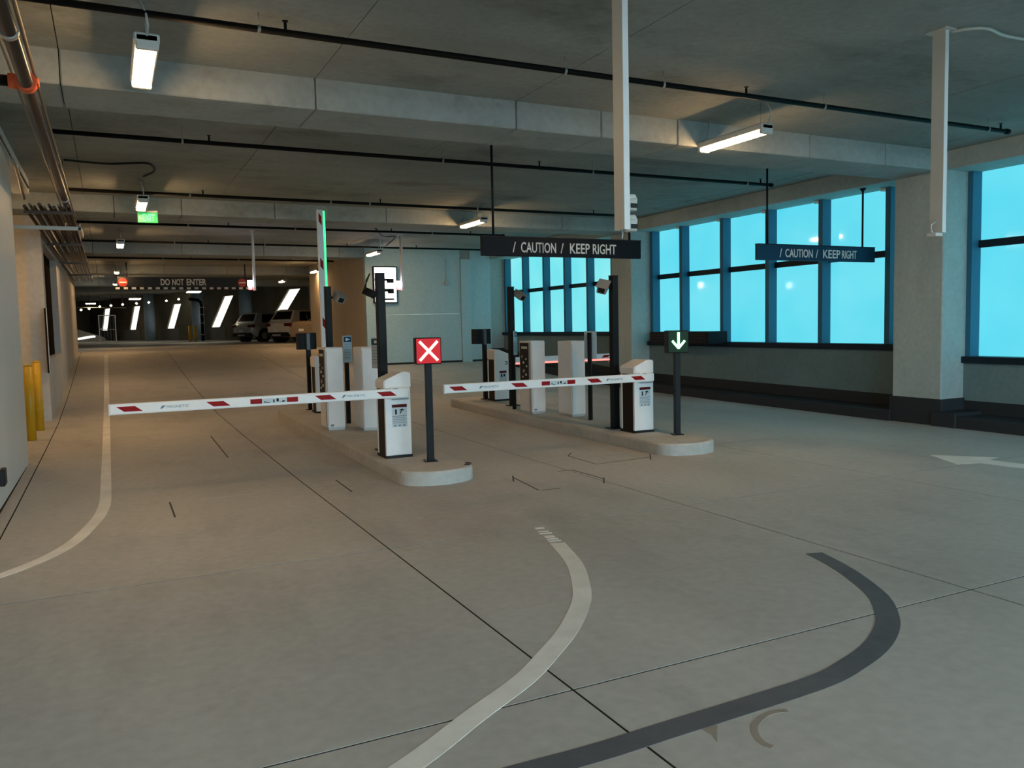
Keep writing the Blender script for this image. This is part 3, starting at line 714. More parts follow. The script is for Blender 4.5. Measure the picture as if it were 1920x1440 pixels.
# ------------------------------------------------------------------ hanging signs
def caution_sign(x0, x1, y, z0, z1, face, rods, words, label):
    t = thing('hanging_sign', label, 'sign', ((x0+x1)/2, y, z0), 0, 'hanging caution signs')
    w = (x1-x0)/2; h = z1-z0
    obj('panel', box(-w, w, -0.03, 0.03, 0, h, 0.004, 1), face, t)
    obj('top_edge', box(-w, w, -0.034, 0.034, h, h+0.012), dark_m, t)
    # words set one by one so the gaps match
    for wd, (a, b) in zip(('/', 'CAUTION', '/', 'KEEP', 'RIGHT'), words):
        hh = 0.14*h/0.25
        obj('lettering', text_mesh(wd, hh, b-a, 0.003, 0.0 if wd == '/' else 0.014), letter_m, t, (a-(x0+x1)/2, -0.030, h*0.48-hh/2), label='white letters')
    for rx in rods:
        ZC = 4.08 if rx < 11.2 else 3.80
        bm = bmesh.new(); cyl(bm, (rx-(x0+x1)/2, 0, h), (rx-(x0+x1)/2, 0, ZC-z0), 0.016, 10); obj('rod', bm, black_m, t)
        bm = bmesh.new(); cyl(bm, (rx-(x0+x1)/2, 0, ZC-z0-0.05), (rx-(x0+x1)/2, 0, ZC-z0-0.003), 0.02, 12, 0.055); obj('ceiling_flange', bm, black_m, t)
caution_sign(4.44, 6.96, 9.82, 2.57, 2.82, navy_m, (4.62, 6.78), ((4.885, 4.935), (5.01, 5.55), (5.62, 5.67), (5.77, 6.09), (6.14, 6.53)), 'dark hanging caution sign above the right island, keep right lettering')
caution_sign(9.07, 11.67, 9.71, 2.58, 2.82, blue_m, (9.29, 11.40), ((9.52, 9.57), (9.64, 10.23), (10.30, 10.35), (10.46, 10.85), (10.89, 11.23)), 'blue hanging caution sign in front of the cyan windows')

dn = thing('hanging_sign', 'dark do not enter sign above the ramp with dashed white lower bar', 'sign', (2.56, 31.0, 3.25))
obj('panel', box(-2.2, 2.2, -0.04, 0.04, 0.0, 0.34, 0.005, 1), pbr('charcoal_sign_face', (0.030, 0.034, 0.040), 0.5, 0, 0.2), dn)
for wd, a, b in (('DO', 1.72, 2.02), ('NOT', 2.09, 2.47), ('ENTER', 2.56, 3.22)):
    a2, b2 = a-2.56, b-2.56
    obj('lettering', text_mesh(wd, 0.23, b2-a2, 0.004, 0.03), letter_m, dn, (a2, -0.04, 0.05))
for x in (-2.03, 1.88):
    bm = bmesh.new(); cyl(bm, (x, -0.05, 0.15), (x, -0.04, 0.15), 0.15, 24); d = obj('no_entry_disc', bm, pbr('red_disc', (0.52, 0.05, 0.03), 0.5) if 'red_disc' not in MATS else MATS['red_disc'], dn, label='red no entry disc')
    obj('disc_bar', box(x-0.11, x+0.11, -0.056, -0.049, 0.13, 0.17), letter_m, d)
obj('clearance_bar', box(-2.26, 2.26, -0.035, 0.035, -0.09, -0.01, 0.01, 1), black_m, dn)
for k in range(18):
    x = -2.2+k*0.252
    obj('white_dash', box(x-0.065, x+0.065, -0.040, -0.034, -0.085, -0.015), letter_m, dn)
for x in (-1.9, 2.0):
    bm = bmesh.new(); cyl(bm, (x, 0, 0.34), (x, 0, ZC-3.25), 0.02, 8); obj('rod', bm, black_m, dn)

ex = thing('exit_sign', 'small green exit sign hanging under the ceiling on the left', 'exit sign', (0.71, 15.5, 3.55))
obj('panel', box(-0.16, 0.16, -0.012, 0.012, 0, 0.175, 0.004, 1), exit_m, ex)
obj('lettering', text_mesh('EXIT', 0.12, 0.20, 0.003, 0.03), exitl_m, ex, (-0.085, -0.012, 0.027))
bm = bmesh.new(); prism(bm, [(-0.145, 0.087), (-0.115, 0.12), (-0.10, 0.12), (-0.13, 0.087), (-0.10, 0.054), (-0.115, 0.054)], 'y', -0.016, -0.012); obj('chevron', bm, exitl_m, ex)
obj('housing', box(-0.16, 0.16, -0.03, 0.03, 0.175, 0.205, 0.004, 1), offw_m, ex)
bm = bmesh.new(); cyl(bm, (0, 0, 0.2), (0, 0, ZC-3.55), 0.012, 8); obj('stem', bm, offw_m, ex)

# ------------------------------------------------------------------ lamps
def lamp(x, y0, label, big=True, mat=None, z=3.77):
    L = 1.12
    t = thing('ceiling_lamp', label, 'lamp', (x, y0+0.07+L/2, z), 0, 'linear ceiling lamps')
    bm = bmesh.new()
    prism(bm, [(-0.07, 0.01), (-0.072, -0.006), (-0.04, -0.05), (0.04, -0.05), (0.072, -0.006), (0.07, 0.01)], 'y', -L/2+0.06, L/2-0.06)
    obj('diffuser', bm, mat or lamp_m, t)
    obj('housing', box(-0.088, 0.088, -L/2, L/2, -0.006, 0.06, 0.012, 1), offw_m, t)
    for s in (-1, 1):
        obj('end_cap', box(-0.078, 0.078, min(s*(L/2-0.06), s*L/2), max(s*(L/2-0.06), s*L/2), -0.055, 0.05, 0.01, 1), offw_m, t)
        bm = bmesh.new(); cyl(bm, (0, s*(L/2-0.12), 0.06), (0, s*(L/2-0.12), ZC-z), 0.005, 6); obj('wire', bm, galv_m, t)
    bm = bmesh.new(); tube(bm, [(0, -L/2+0.01, 0.03), (0.01, -L/2-0.02, 0.10), (0.0, -L/2-0.05, 0.17), (-0.02, -L/2-0.03, 0.24), (-0.05, -L/2+0.05, ZC-z)], 0.009); obj('feed_conduit', bm, lgrey_m, t)
    return t
lab_l = ['ceiling lamp behind the viewer, left row', 'glowing ceiling lamp nearest the upper left corner', 'ceiling lamp just above the green exit sign', 'left-row ceiling lamp, third from the viewer', 'left-row ceiling lamp above the no entry disc', 'left-row ceiling lamp above the parking level']
lab_r = ['ceiling lamp behind the viewer, right row', 'long glowing ceiling lamp above the right island', 'ceiling lamp left of the dark hanging caution sign', 'ceiling lamp in front of the lit display board', 'ceiling lamp beside the raised green boom', 'right-row ceiling lamp above the parked cars']
for k, (yl, yr) in enumerate(((-1.4, -1.4), (6.53, 6.90), (14.15, 14.9), (20.9, 21.9), (30.4, 29.2), (37.8, 35.4))):
    lamp(0.36 if k != 2 else 0.6, yl, lab_l[k]); lamp(6.68 if k < 2 else 6.85, yr, lab_r[k])
lamp(-2.0, 14.2, 'hidden ceiling lamp lighting the tan alcove')

# ------------------------------------------------------------------ sprinkler pipes
def sprinkler_line(y, z, x0, x1, label, heads, clamps):
    t = thing('sprinkler_pipe', label, 'pipe', (0, y, z), 0, 'black sprinkler branch pipes')
    bm = bmesh.new(); cyl(bm, (x0, 0, 0), (x1, 0, 0), 0.026, 12); obj('pipe', bm, pipe_m, t)
    for x in heads:
        bm = bmesh.new(); cyl(bm, (x, 0, 0.02), (x, 0, 0.075), 0.012, 8); cyl(bm, (x, 0, 0.085), (x, 0, 0.09), 0.024, 10); cyl(bm, (x, 0, 0.07), (x, 0, 0.09), 0.006, 6); obj('sprinkler_head', bm, pipe_m, t)
    for x in clamps:
        bm = bmesh.new(); cyl(bm, (x-0.012, 0, 0), (x+0.012, 0, 0), 0.032, 12); obj('clamp', bm, galv_m, t)
        bm = bmesh.new(); cyl(bm, (x, 0, 0.03), (x, 0, ZC-z), 0.004, 6); obj('hanger_rod', bm, galv_m, t)
    bm = bmesh.new(); cyl(bm, (x1-0.05, 0, 0), (x1+0.01, 0, 0), 0.033, 12); obj('end_cap', bm, pipe_m, t)
sprinkler_line(6.57, 3.95, -0.45, 10.3, 'nearest black sprinkler pipe across the top of the view', (1.35, 6.0, 10.15), (1.15, 3.85, 4.95, 7.1, 9.9))
sprinkler_line(10.5, 3.91, -0.45, 10.15, 'second black sprinkler pipe, beyond the near beam', (1.2, 5.7, 9.9), (0.9, 4.2, 6.6, 9.6))
sprinkler_line(14.3, 3.87, -0.45, 10.0, 'third black sprinkler pipe, before the second beam', (1.5, 4.5, 9.0), (1.3, 3.6, 4.3, 6.4))
sprinkler_line(18.3, 3.87, -0.45, 8.9, 'fourth black sprinkler pipe, beyond the second beam', (2.4, 6.0, 8.0), (1.6, 3.8, 7.0))
sprinkler_line(22.2, 3.90, -0.45, 10.6, 'fifth black sprinkler pipe, before the grey block wall', (2.4, 6.0, 8.0), (1.6, 3.8, 7.0))
sprinkler_line(27.0, 3.90, -0.45, 6.8, 'sixth black sprinkler pipe, above the ramp', (2.4, 5.4), (1.6, 3.8))
mp = thing('sprinkler_main', 'large dark iron sprinkler main running along the left ceiling edge', 'pipe', (-0.45, 0, 3.44))
bm = bmesh.new(); cyl(bm, (0, Y0, 0), (0, 34, 0.2), 0.046, 16); obj('pipe', bm, main_m, mp)
for y in (5.9, 13.0, 20.0):
    z = 0.2*(y-Y0)/(34-Y0)
    bm = bmesh.new(); cyl(bm, (0, y-0.025, z), (0, y+0.025, z), 0.056, 16); obj('pipe_clamp', bm, galv_m, mp)
    bm = bmesh.new(); cyl(bm, (0, y, z+0.05), (0, y, ZC-3.44), 0.006, 6); obj('hanger_rod', bm, galv_m, mp)
oc = thing('pipe_coupling', 'bright orange coupling on the large pipe at the upper left', 'pipe coupling', (-0.45, 7.10, 3.52))
bm = bmesh.new(); cyl(bm, (0, -0.06, -0.003), (0, 0.06, 0.003), 0.072, 16); obj('collar', bm, orange_m, oc)
bm = bmesh.new(); cyl(bm, (-0.04, 0, 0), (-0.115, 0, 0), 0.055, 14); obj('tee_branch', bm, orange_m, oc)
for s in (-1, 1):
    bm = bmesh.new(); cyl(bm, (0.07, s*0.03, -0.02), (0.07, s*0.03, 0.03), 0.014, 8); obj('bolt_lug', bm, orange_m, oc)
bm = bmesh.new(); cyl(bm, (-0.10, 0, 0), (-0.54, 0, 0), 0.04, 14); obj('branch_pipe', bm, pipe_m, oc)
cdl = [('thin_conduit', -0.40, 3.62, 0.014, -9, 16, 'thin steel conduit beside the large left pipe'), ('thin_conduit', -0.56, 3.66, 0.011, -9, 16, 'thin conduit left of the large ceiling pipe'),
       ('thin_conduit', -0.96, 3.85, 0.014, 2, 14.2, 'dark conduit along the top of the pale left wall')]
for n, x, z, r, a, b, lab in cdl:
    bm = bmesh.new(); cyl(bm, (x, a, z), (x, b, z), r, 8); tag(obj('conduit', bm, cond_m if z < 3.8 else dark_m), lab, 'conduit')
bd = thing('conduit_bundle', 'bundle of parallel steel conduits running back along the left ceiling', 'conduit', (-0.66, 12.9, 3.40))
for k in range(10):
    bm = bmesh.new(); cyl(bm, (-0.27+0.058*k, 0, 0.03*(k % 2)), (-0.27+0.058*k, 19.5, 0.03*(k % 2)+0.12), 0.019+0.006*(k % 3 == 0), 8); obj('conduit', bm, cond_m if k % 3 == 1 else main_m, bd)
bm = bmesh.new(); tube(bm, [(-0.27, 0, 0.1), (-0.27, -0.5, 0.28), (-0.27, -0.9, 0.36), (-0.27, -1.3, 0.38)], 0.02); obj('bent_conduit', bm, galv_m, bd)
for y in (0.2, 5, 10, 15):
    obj('trapeze_bar', box(-0.30, 0.30, y-0.02, y+0.02, -0.07+0.006*y, -0.03+0.006*y), main_m, bd)
st = thing('strut_rail', 'pale horizontal strut rail crossing to the conduits above the bollards', 'strut rail', (-0.70, 13.6, 3.17))
obj('rail', box(-0.52, 0.42, -0.025, 0.025, 0, 0.055, 0.004, 1), strut_m, st)
obj('bent_end', box(0.38, 0.43, -0.025, 0.9, -0.01, 0.05, 0.004, 1), strut_m, st)
for x in (0.22, 0.4):
    bm = bmesh.new(); cyl(bm, (x, 0, 0.05), (x, 0, 0.11), 0.01, 6); obj('stud', bm, galv_m, st)
bm = bmesh.new(); tube(bm, smooth([(-0.43, 12.96, 4.06), (0.09, 13.05, 4.06), (0.41, 12.89, 4.06), (0.61, 12.82, 4.06), (0.70, 13.03, 4.06), (0.73, 13.45, 4.06), (0.61, 13.91, 4.06)], 4), 0.014)
tag(obj('flexible_conduit', bm, dark_m), 'dark wavy flexible conduit clipped to the ceiling above the exit sign', 'conduit')
bm = bmesh.new(); tube(bm, smooth([(6.55, 4.7, 4.06), (6.62, 4.55, 4.05), (6.78, 4.5, 4.05), (7.1, 4.55, 4.05), (7.8, 4.5, 4.05)], 4), 0.014)
tag(obj('flexible_conduit', bm, strut_m), 'pale conduit bending along the ceiling from the right hanging mast', 'conduit')
bm = bmesh.new(); tube(bm, smooth([(5.9, 19.2, 4.05), (6.4, 20.2, 3.98), (6.9, 20.8, 4.06), (7.0, 21.2, 4.02), (6.95, 21.7, 3.9)], 4), 0.014)
tag(obj('flexible_conduit', bm, dark_m), 'dark conduit drooping to the lamp before the display board', 'conduit')

# ------------------------------------------------------------------ hanging masts
def mast(loc, zb, label, kind, ztop=ZC):
    t = thing('hanging_mast', label, 'camera mast', (loc[0], loc[1], zb), 0)
    h = ztop-zb
    obj('channel_web', box(-0.022, -0.018, -0.06, 0.06, 0, h), strut_m, t)
    obj('channel_flange', box(-0.018, 0.026, -0.06, -0.055, 0, h), white_m, t)
    obj('channel_flange', box(-0.018, 0.026, 0.055, 0.06, 0, h), white_m, t)
    obj('ceiling_plate', box(-0.07, 0.07, -0.10, 0.10, h-0.012, h-0.002), strut_m, t)
    if kind == 'cams':
        for z in (0.05, 0.19):
            bm = bmesh.new(); cyl(bm, (0.055, -0.02, z-0.06), (0.055, -0.02, z+0.02), 0.045, 14, 0.05); cyl(bm, (0.055, -0.02, z+0.02), (0.055, -0.02, z+0.05), 0.05, 14, 0.036)
            c = obj('camera_dome', bm, offw_m, t)
            obj('dome_window', box(0.03, 0.08, -0.074, -0.066, z-0.045, z-0.015), dark_m, c)
        bm = bmesh.new(); tube(bm, [(0.0, 0, 0.02), (-0.01, -0.02, -0.03), (-0.015, -0.02, -0.06)], 0.005); obj('cable', bm, lgrey_m, t)
    elif kind == 'bracket':
        bm = bmesh.new(); tube(bm, [(-0.02, 0, 0.10), (-0.06, 0.02, 0.07), (-0.05, 0.02, 0.01), (-0.02, 0, -0.01)], 0.008); obj('cable', bm, lgrey_m, t)
        obj('bracket', box(-0.06, 0.03, -0.03, 0.06, -0.03, -0.0, 0.004, 1), offw_m, t)
        for z in (0.07, 0.22): 
            bm = bmesh.new(); cyl(bm, (0.026, 0, z), (0.045, 0, z), 0.012, 8); obj('bolt', bm, white_m, t)
    else:
        bm = bmesh.new(); cyl(bm, (-0.10, -0.02, 0.10), (-0.10, -0.02, 0.24), 0.06, 14); obj('strobe_lamp', bm, strobe_m, t)
        bm = bmesh.new(); cyl(bm, (-0.10, -0.02, 0.02), (-0.10, -0.02, 0.09), 0.045, 14); obj('strobe_lamp', bm, strober_m, t, label='red strobe lamp')
mast((3.22, 4.75), 2.29, 'hanging pale steel mast with two camera domes, centre of view', 'cams')
mast((6.50, 4.75), 2.37, 'hanging pale steel mast in front of the big near column', 'bracket')
mast((3.24, 20.6), 2.63, 'thin hanging mast with strobe lamps in front of the do not enter sign', 'strobe')
mast((7.0, 20.6), 2.63, 'thin hanging mast with strobe lamps right of the display board', 'strobe')

# ------------------------------------------------------------------ parked cars
def car(loc, rz, label, paint, kind):
    t = thing('car', label, 'car', loc, rz, 'parked cars on the upper level')
    suv = kind == 'suv'
    if suv:
        st_ = [(-2.25, .70, .50, .92), (-2.18, .82, .36, 1.04), (-1.75, .90, .26, 1.08), (-0.6, .92, .22, 1.06), (0.8, .92, .22, 1.03), (1.5, .90, .25, .98), (2.0, .82, .32, .86), (2.22, .60, .42, .74)]
        gh = ((-2.08, 1.28, 1.04), (-1.62, 0.25, 1.66), .84, .64)
    else:
        st_ = [(-2.3, .68, .48, .88), (-2.22, .80, .36, 1.0), (-1.75, .88, .24, 1.02), (-0.6, .90, .2, .98), (0.8, .90, .2, .95), (1.5, .88, .24, .9), (2.05, .80, .3, .78), (2.3, .58, .4, .66)]
        gh = ((-1.45, 1.25, .96), (-0.75, 0.2, 1.43), .80, .60)
    bm = bmesh.new(); prev = None
    for x, hw, zb, zt in st_:
        prof = [(-hw*0.92, zb), (hw*0.92, zb), (hw, zb+0.12), (hw, zt-0.22), (hw*0.95, zt-0.06), (hw*0.84, zt), (-hw*0.84, zt), (-hw*0.95, zt-0.06), (-hw, zt-0.22), (-hw, zb+0.12)]
        ring = [bm.verts.new((x, y, z)) for y, z in prof]
        if prev:
            for k in range(10):
                f = bm.faces.new((prev[k], prev[(k+1) % 10], ring[(k+1) % 10], ring[k])); f.smooth = True
        else: bm.faces.new(ring)
        prev = ring
    bm.faces.new(prev[::-1])
    obj('body', bm, paint, t)
    (b0, b1, zb), (r0, r1, zr), hb, hr = gh
    bm = bmesh.new()
    zm = zr-0.05
    lo = [bm.verts.new(p) for p in ((b0, -hb, zb-.05), (b1, -hb, zb-.05), (b1, hb, zb-.05), (b0, hb, zb-.05))]
    mi = [bm.verts.new(p) for p in ((r0-.05, -hr-.03, zm), (r1+.06, -hr-.03, zm), (r1+.06, hr+.03, zm), (r0-.05, hr+.03, zm))]
    tp = [bm.verts.new(p) for p in ((r0+.08, -hr+.08, zr), (r1-.05, -hr+.08, zr), (r1-.05, hr-.08, zr), (r0+.08, hr-.08, zr))]
    for A, B in ((lo, mi), (mi, tp)):
        for k in range(4): bm.faces.new((A[k], A[(k+1) % 4], B[(k+1) % 4], B[k]))
    bm.faces.new(tp)
    obj('cabin', bm, paint, t)
    def quad(name, c, mat, off):
        bm = bmesh.new(); n = (Vector(c[1])-Vector(c[0])).cross(Vector(c[3])-Vector(c[0])).normalized()*off
        A = [bm.verts.new(Vector(p)+n) for p in c]; B = [bm.verts.new(Vector(p)-n) for p in c]
        bm.faces.new(A); bm.faces.new(B[::-1])
        for k in range(4): bm.faces.new((A[k], B[k], B[(k+1) % 4], A[(k+1) % 4]))
        obj(name, bm, mat, t)
    L = lambda a, b, f: tuple(a[i]+(b[i]-a[i])*f for i in range(3))
    for s in (-1, 1):
        P = [(b0, s*hb, zb-.05), (b1, s*hb, zb-.05), (r1+.06, s*(hr+.03), zm), (r0-.05, s*(hr+.03), zm)]
        def at(u, v): return L(L(P[0], P[1], u), L(P[3], P[2], u), v)
        for u0, u1, k0, k1 in ((0.16, 0.33, 0.0, 0.02), (0.35, 0.60, 0, 0), (0.62, 0.93, 0.0, -0.08)):
            quad('side_window', [at(u0, .16+3*k0), at(u1, .16), at(u1+k1, .9), at(u0+k0*3, .9)], glass_dark, 0.012)
    Pr = [(b0, -hb, zb-.05), (b0, hb, zb-.05), (r0-.05, hr+.03, zm), (r0-.05, -hr-.03, zm)]
    quad('rear_window', [L(L(Pr[0], Pr[1], .07), L(Pr[3], Pr[2], .07), .28), L(L(Pr[0], Pr[1], .93), L(Pr[3], Pr[2], .93), .28), L(L(Pr[0], Pr[1], .9), L(Pr[3], Pr[2], .9), .92), L(L(Pr[0], Pr[1], .1), L(Pr[3], Pr[2], .1), .92)], glass_dark, 0.014)
    Pf = [(b1, -hb, zb-.05), (b1, hb, zb-.05), (r1+.06, hr+.03, zm), (r1+.06, -hr-.03, zm)]
    quad('windscreen', [L(L(Pf[0], Pf[1], .06), L(Pf[3], Pf[2], .06), .1), L(L(Pf[0], Pf[1], .94), L(Pf[3], Pf[2], .94), .1), L(L(Pf[0], Pf[1], .92), L(Pf[3], Pf[2], .92), .95), L(L(Pf[0], Pf[1], .08), L(Pf[3], Pf[2], .08), .95)], glass_dark, 0.014)
    for x in (-1.42, 1.38):
        for s in (-1, 1):
            bm = bmesh.new(); cyl(bm, (x, s*0.70, 0.33), (x, s*0.935, 0.33), 0.34, 20); w = obj('wheel', bm, tyre_m, t)
            bm = bmesh.new(); cyl(bm, (x, s*0.925, 0.33), (x, s*0.945, 0.33), 0.20, 14); obj('hub', bm, cargr_m, w)
            bm = bmesh.new(); cyl(bm, (x, s*0.60, 0.36), (x, s*0.928, 0.36), 0.41, 20); obj('wheel_arch', bm, tyre_m, t)
    zt = .88 if suv else .82
    for s in (-1, 1):
        bm = bmesh.new(); bx(bm, -2.27, -2.0, min(s*.50, s*.865), max(s*.50, s*.865), zt-.06, zt+.09, 0.02, 1); obj('tail_light', bm, tail_m, t)
        bm = bmesh.new(); bx(bm, -0.1+.75, 0.1+.75, min(s*.9, s*1.05), max(s*.9, s*1.05), .98, 1.1, 0.03, 1); obj('mirror', bm, paint, t)
    obj('bumper', box(-2.31, -2.05, -.78, .78, .30, .52, .04, 2), dark_m if suv else paint, t)
    obj('licence_plate', box(-2.325, -2.30, -.16, .16, .55, .67), letter_m, t)
    obj('skid_plate', box(-2.33, -2.3, -.3, .3, .34, .42), lgrey_m, t)
def heading(deg): return math.radians(90-deg)
car((9.55, 43.0, 1.03), heading(60), 'white SUV parked in the middle, rear quarter towards the gates', carw_m, 'suv')
car((8.75, 49.4, 1.03), heading(60), 'silver hatchback with dark rear, leftmost parked car', cargr_m, 'suv')
car((9.85, 38.3, 1.03), heading(62), 'tan saloon partly hidden behind the raised boom', cart_m, 'sedan')

# ------------------------------------------------------------------ far parking level
WA, WB_ = Vector((13.2, 46.5)), Vector((0.0, 84.0))
wd = (WB_-WA).normalized(); wn_ = Vector((-wd.y, wd.x))   # along the wall, and its normal
if wn_.x > 0: wn_ = -wn_
ang = math.atan2(wd.y, wd.x)
WL = (WB_-WA).length
fwall = sgroup('wall_far', 'far diagonal concrete wall with slanted lit openings', (WA.x, WA.y, 1.03)); fwall.rotation_euler = (0, 0, ang)
# local x along wall, local y away from the viewer side is negative or positive
side = 1.0 if Vector((-math.sin(ang), math.cos(ang))).dot(wn_) > 0 else -1.0
def WB2(bm_, x0, x1, y0, y1, z0, z1, bev=0): bx(bm_, x0, x1, min(side*y0, side*y1), max(side*y0, side*y1), z0, z1, bev, 1)
def along_for_px(px, off=0.0):
    WA = globals()['WA']+wn_*off
    # where the sight line of a picture column meets the wall (used once to space the openings)
    a = YAW+math.atan((px-960)/F_PX)
    d = Vector((math.sin(a), math.cos(a)))
    den = d.x*wd.y-d.y*wd.x
    t = (WA.x*wd.y-WA.y*wd.x)/den
    return (Vector((d.x*t, d.y*t))-WA).dot(wd)
SL = [along_for_px(px) for px in (536, 421, 331, 258, 204)]
SW, SZ0 = 1.45, 0.95
edges = [-3.0]
bm = bmesh.new(); WB2(bm, -6, WL+6, -0.4, -0.2, -0.1, 3.75); obj('wall_backing', bm, lowwall_m, fwall)
prev, plean, pz1 = -6.0, None, None
for s, SLEAN, SZ1 in zip(SL, (2.9, 2.3, 1.5, 1.2, 1.0), (3.25, 3.17, 2.87, 2.95, 2.95)):
    sgn = -1
    # slanted opening: local x decreases towards the right of the picture
    x0, x1 = s-SW/2, s+SW/2
    lean = SLEAN/2
    q = [(x0+lean, SZ0), (x1+lean, SZ0), (x1-lean, SZ1), (x0-lean, SZ1)]
    bm = bmesh.new(); prism(bm, q, 'y', side*(-0.16), side*(-0.12)); obj('lit_screen', bm, slit_m, fwall, label='bright slanted perforated screen')
    left = [(prev, 3.75)] if plean is None else [(prev-plean, 3.75), (prev-plean, pz1), (prev+plean, SZ0)]
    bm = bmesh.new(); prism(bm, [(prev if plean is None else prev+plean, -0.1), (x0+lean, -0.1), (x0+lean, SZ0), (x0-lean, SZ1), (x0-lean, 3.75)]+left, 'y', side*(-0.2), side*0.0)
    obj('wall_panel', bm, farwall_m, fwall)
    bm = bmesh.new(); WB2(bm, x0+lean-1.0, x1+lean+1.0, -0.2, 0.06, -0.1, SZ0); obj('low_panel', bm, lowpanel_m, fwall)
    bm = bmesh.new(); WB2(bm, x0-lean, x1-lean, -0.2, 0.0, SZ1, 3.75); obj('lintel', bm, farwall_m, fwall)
    for k in range(1, 9):
        f = k/9; xa = x0+lean-2*lean*f
        bm = bmesh.new(); WB2(bm, xa, xa+SW, -0.12, -0.10, SZ0+(SZ1-SZ0)*f-0.006, SZ0+(SZ1-SZ0)*f+0.006); obj('screen_bar', bm, galv_m, fwall)
    prev, plean, pz1 = x1, lean, SZ1
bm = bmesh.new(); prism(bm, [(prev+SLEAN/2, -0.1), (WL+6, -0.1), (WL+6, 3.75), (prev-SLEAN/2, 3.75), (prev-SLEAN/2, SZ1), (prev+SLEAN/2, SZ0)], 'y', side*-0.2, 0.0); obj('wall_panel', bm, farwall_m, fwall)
col_daylight = concrete('blue_daylight_column', (0.26, 0.36, 0.46), (0.34, 0.45, 0.56), 0.8, 0.7, 0.05)  # blue daylight on the far columns is put into their base colour
for px, lab in ((286, 'far round column with blue daylight tint between the second and third slanted openings'), (376, 'far round column with blue daylight tint behind the yellow bollards'), (466, 'far round column with blue daylight tint left of the parked cars'), (598, 'far round column behind the parked cars')):
    s = along_for_px(px, 0.9)
    p = WA+wd*s+wn_*0.9
    g = sgroup('column', lab, (p.x, p.y, 1.03))
    bm = bmesh.new(); cyl(bm, (0, 0, -0.1), (0, 0, 3.75), 0.42, 20); obj('column_shaft', bm, col_daylight, g)
struct(obj('wall_end', box(-9, 4, 88.5, 89, 0.9, 4.8), farwall_m), 'dark end wall beyond the gate frame')
struct(obj('wall_end_left', box(-9, -8.8, 33, 89, 0.9, 4.8), farwall_m), 'dark far left wall of the parking level')
struct(obj('wall_upper_return', box(-8.8, -1.0, 33.0, 33.2, 0.8, 4.8), wall_m), 'return wall behind the end of the left wall')
struct(obj('wall_upper_right', box(11.6, 22, 40.9, 41.2, 0.9, 4.8), farwall_m), 'dark wall right of the parked cars')
struct(obj('wall_right_far', box(11.2, 11.5, 31.6, 41, 0.9, ZC), farwall_m), 'dark wall right of the ramp')
def at_px(px, py, d):
    v = fw*F_PX+rt*(px-960)-up*(py-720)
    return Vector((0, 0, CAM_H))+v*(d/F_PX)
# gate frame
p = at_px(203, 640, 64)
gf = thing('gate_frame', 'thin white gate frame standing at the far end of the ramp', 'gate', (p.x, p.y, 1.03))
for x in (-0.58, 0.58): obj('upright', box(x-0.035, x+0.035, -0.03, 0.03, 0, 2.1), white_m, gf)
obj('top_rail', box(-0.58, 0.58, -0.03, 0.03, 2.04, 2.11), white_m, gf)
obj('mid_rail', box(-0.55, 0.55, -0.02, 0.02, 0.95, 0.99), lgrey_m, gf)
for k in range(5): obj('mesh_bar', box(-0.45+0.22*k-0.006, -0.45+0.22*k+0.006, -0.008, 0.008, 0.02, 2.05), lgrey_m, gf)
obj('latch', box(-0.5, -0.3, -0.05, 0.03, 0.98, 1.10, 0.01, 1), offw_m, gf)
fp = at_px(120, 577, 66); fq = at_px(236, 577, 66)
bm = bmesh.new(); cyl(bm, fp, fq, 0.035, 8); tag(obj('overhead_rail', bm, pbr('yellowish_rail', (0.55, 0.5, 0.3), 0.5)), 'pale rail above the far gate frame', 'rail')
for k, (px, py) in enumerate(((152, 581), (167, 579), (187, 575), (208, 573), (230, 571), (256, 569), (279, 567), (312, 564), (335, 561), (366, 558), (403, 555))):
    p = at_px(px, py, 62)
    t = thing('string_lamp', ['small round lamp, first from the left in the far row', 'small round lamp, second in the far row', 'small round lamp, third in the far row', 'small round lamp above the gate frame', 'small round lamp right of the gate frame', 'small round lamp just above the leftmost full slanted opening',
              'small round lamp left of the blue-tinted column', 'small round lamp below the do not enter lettering', 'small round lamp above the second slanted opening', 'small round lamp above the far yellow bollards', 'small round lamp at the right end of the far row'][k], 'lamp', p, 0, 'row of small lamps above the far wall')
    bm = bmesh.new(); bmesh.ops.create_icosphere(bm, subdivisions=2, radius=0.075); obj('bulb', bm, bulb_m, t)
    bm = bmesh.new(); cyl(bm, (0, 0, 0.06), (0, 0, 4.75-p.z), 0.012, 6); obj('cord', bm, dark_m, t)
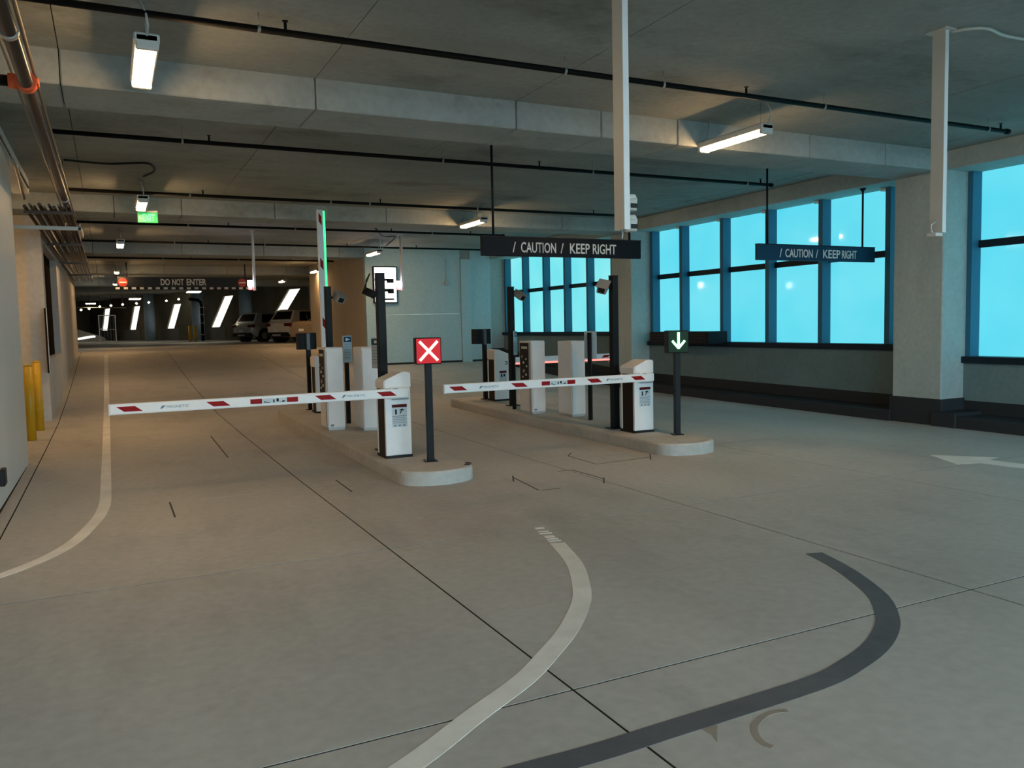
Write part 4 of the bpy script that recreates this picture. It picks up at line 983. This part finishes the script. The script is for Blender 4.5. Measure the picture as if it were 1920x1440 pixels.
for px, lab in ((357, 'left of the two far yellow bollards'), (367, 'right of the two far yellow bollards')):
    p = at_px(px, 641, 56)
    bollard((p.x, p.y, 1.03), lab, 1.05, 0.10, 'far yellow bollards')
p = at_px(381, 640, 57)
fpz = thing('pipe_riser', 'dark vertical pipe riser with elbow beside the far yellow bollards', 'pipe', (p.x, p.y, 1.03))
bm = bmesh.new(); tube(bm, [(0, 0, 0), (0, 0, 2.4), (-0.05, 0, 2.7), (-0.25, -0.1, 2.85), (-0.8, -0.5, 2.9)], 0.11, 10); obj('pipe', bm, pipe_m, fpz)
for z in (0.4, 1.2, 1.8, 2.3):
    bm = bmesh.new(); cyl(bm, (0, 0, z), (0, 0, z+0.07), 0.15, 12); obj('flange', bm, galv_m, fpz)
# lamps on the far level
for k, (px, py, dd) in enumerate(((253, 560, 55), (363, 547, 48), (170, 569, 66))):
    p = at_px(px, py, dd)
    t = thing('ceiling_lamp', ['far ceiling lamp below the left end of the do not enter sign', 'far ceiling lamp below the dashed bar of the do not enter sign', 'far ceiling lamp at the left end of the parking level'][k], 'lamp', p, 0, 'linear ceiling lamps')
    obj('diffuser', box(-0.36, 0.36, -0.6, 0.6, -0.05, 0.0, 0.02, 1), lampw_m, t)
    obj('housing', box(-0.38, 0.38, -0.62, 0.62, 0.0, 0.05, 0.01, 1), offw_m, t)
    bm = bmesh.new(); cyl(bm, (0, 0, 0.05), (0, 0, 4.75-p.z), 0.015, 6); obj('stem', bm, galv_m, t)
# low sloping wall with a glowing patch for daylight spill at the left of the parking level
p = at_px(160, 640, 66)
lw = thing('ramp_parapet', 'grey sloping ramp parapet with a glowing daylight streak, left of the gate frame', 'parapet', (p.x, p.y+1, 1.03))
bm = bmesh.new(); prism(bm, [(-2.2, 0), (1.6, 0), (1.4, 0.35), (-0.4, 1.0), (-2.2, 1.2)], 'y', 0, 0.3); obj('wall', bm, lowpanel_m, lw)
bm = bmesh.new(); prism(bm, [(-1.5, 0.02), (0.75, 0.38), (0.70, 0.52), (0.3, 0.50), (-1.5, 0.17)], 'y', -0.03, 0.0); obj('daylight_streak', bm, slit_m, lw)
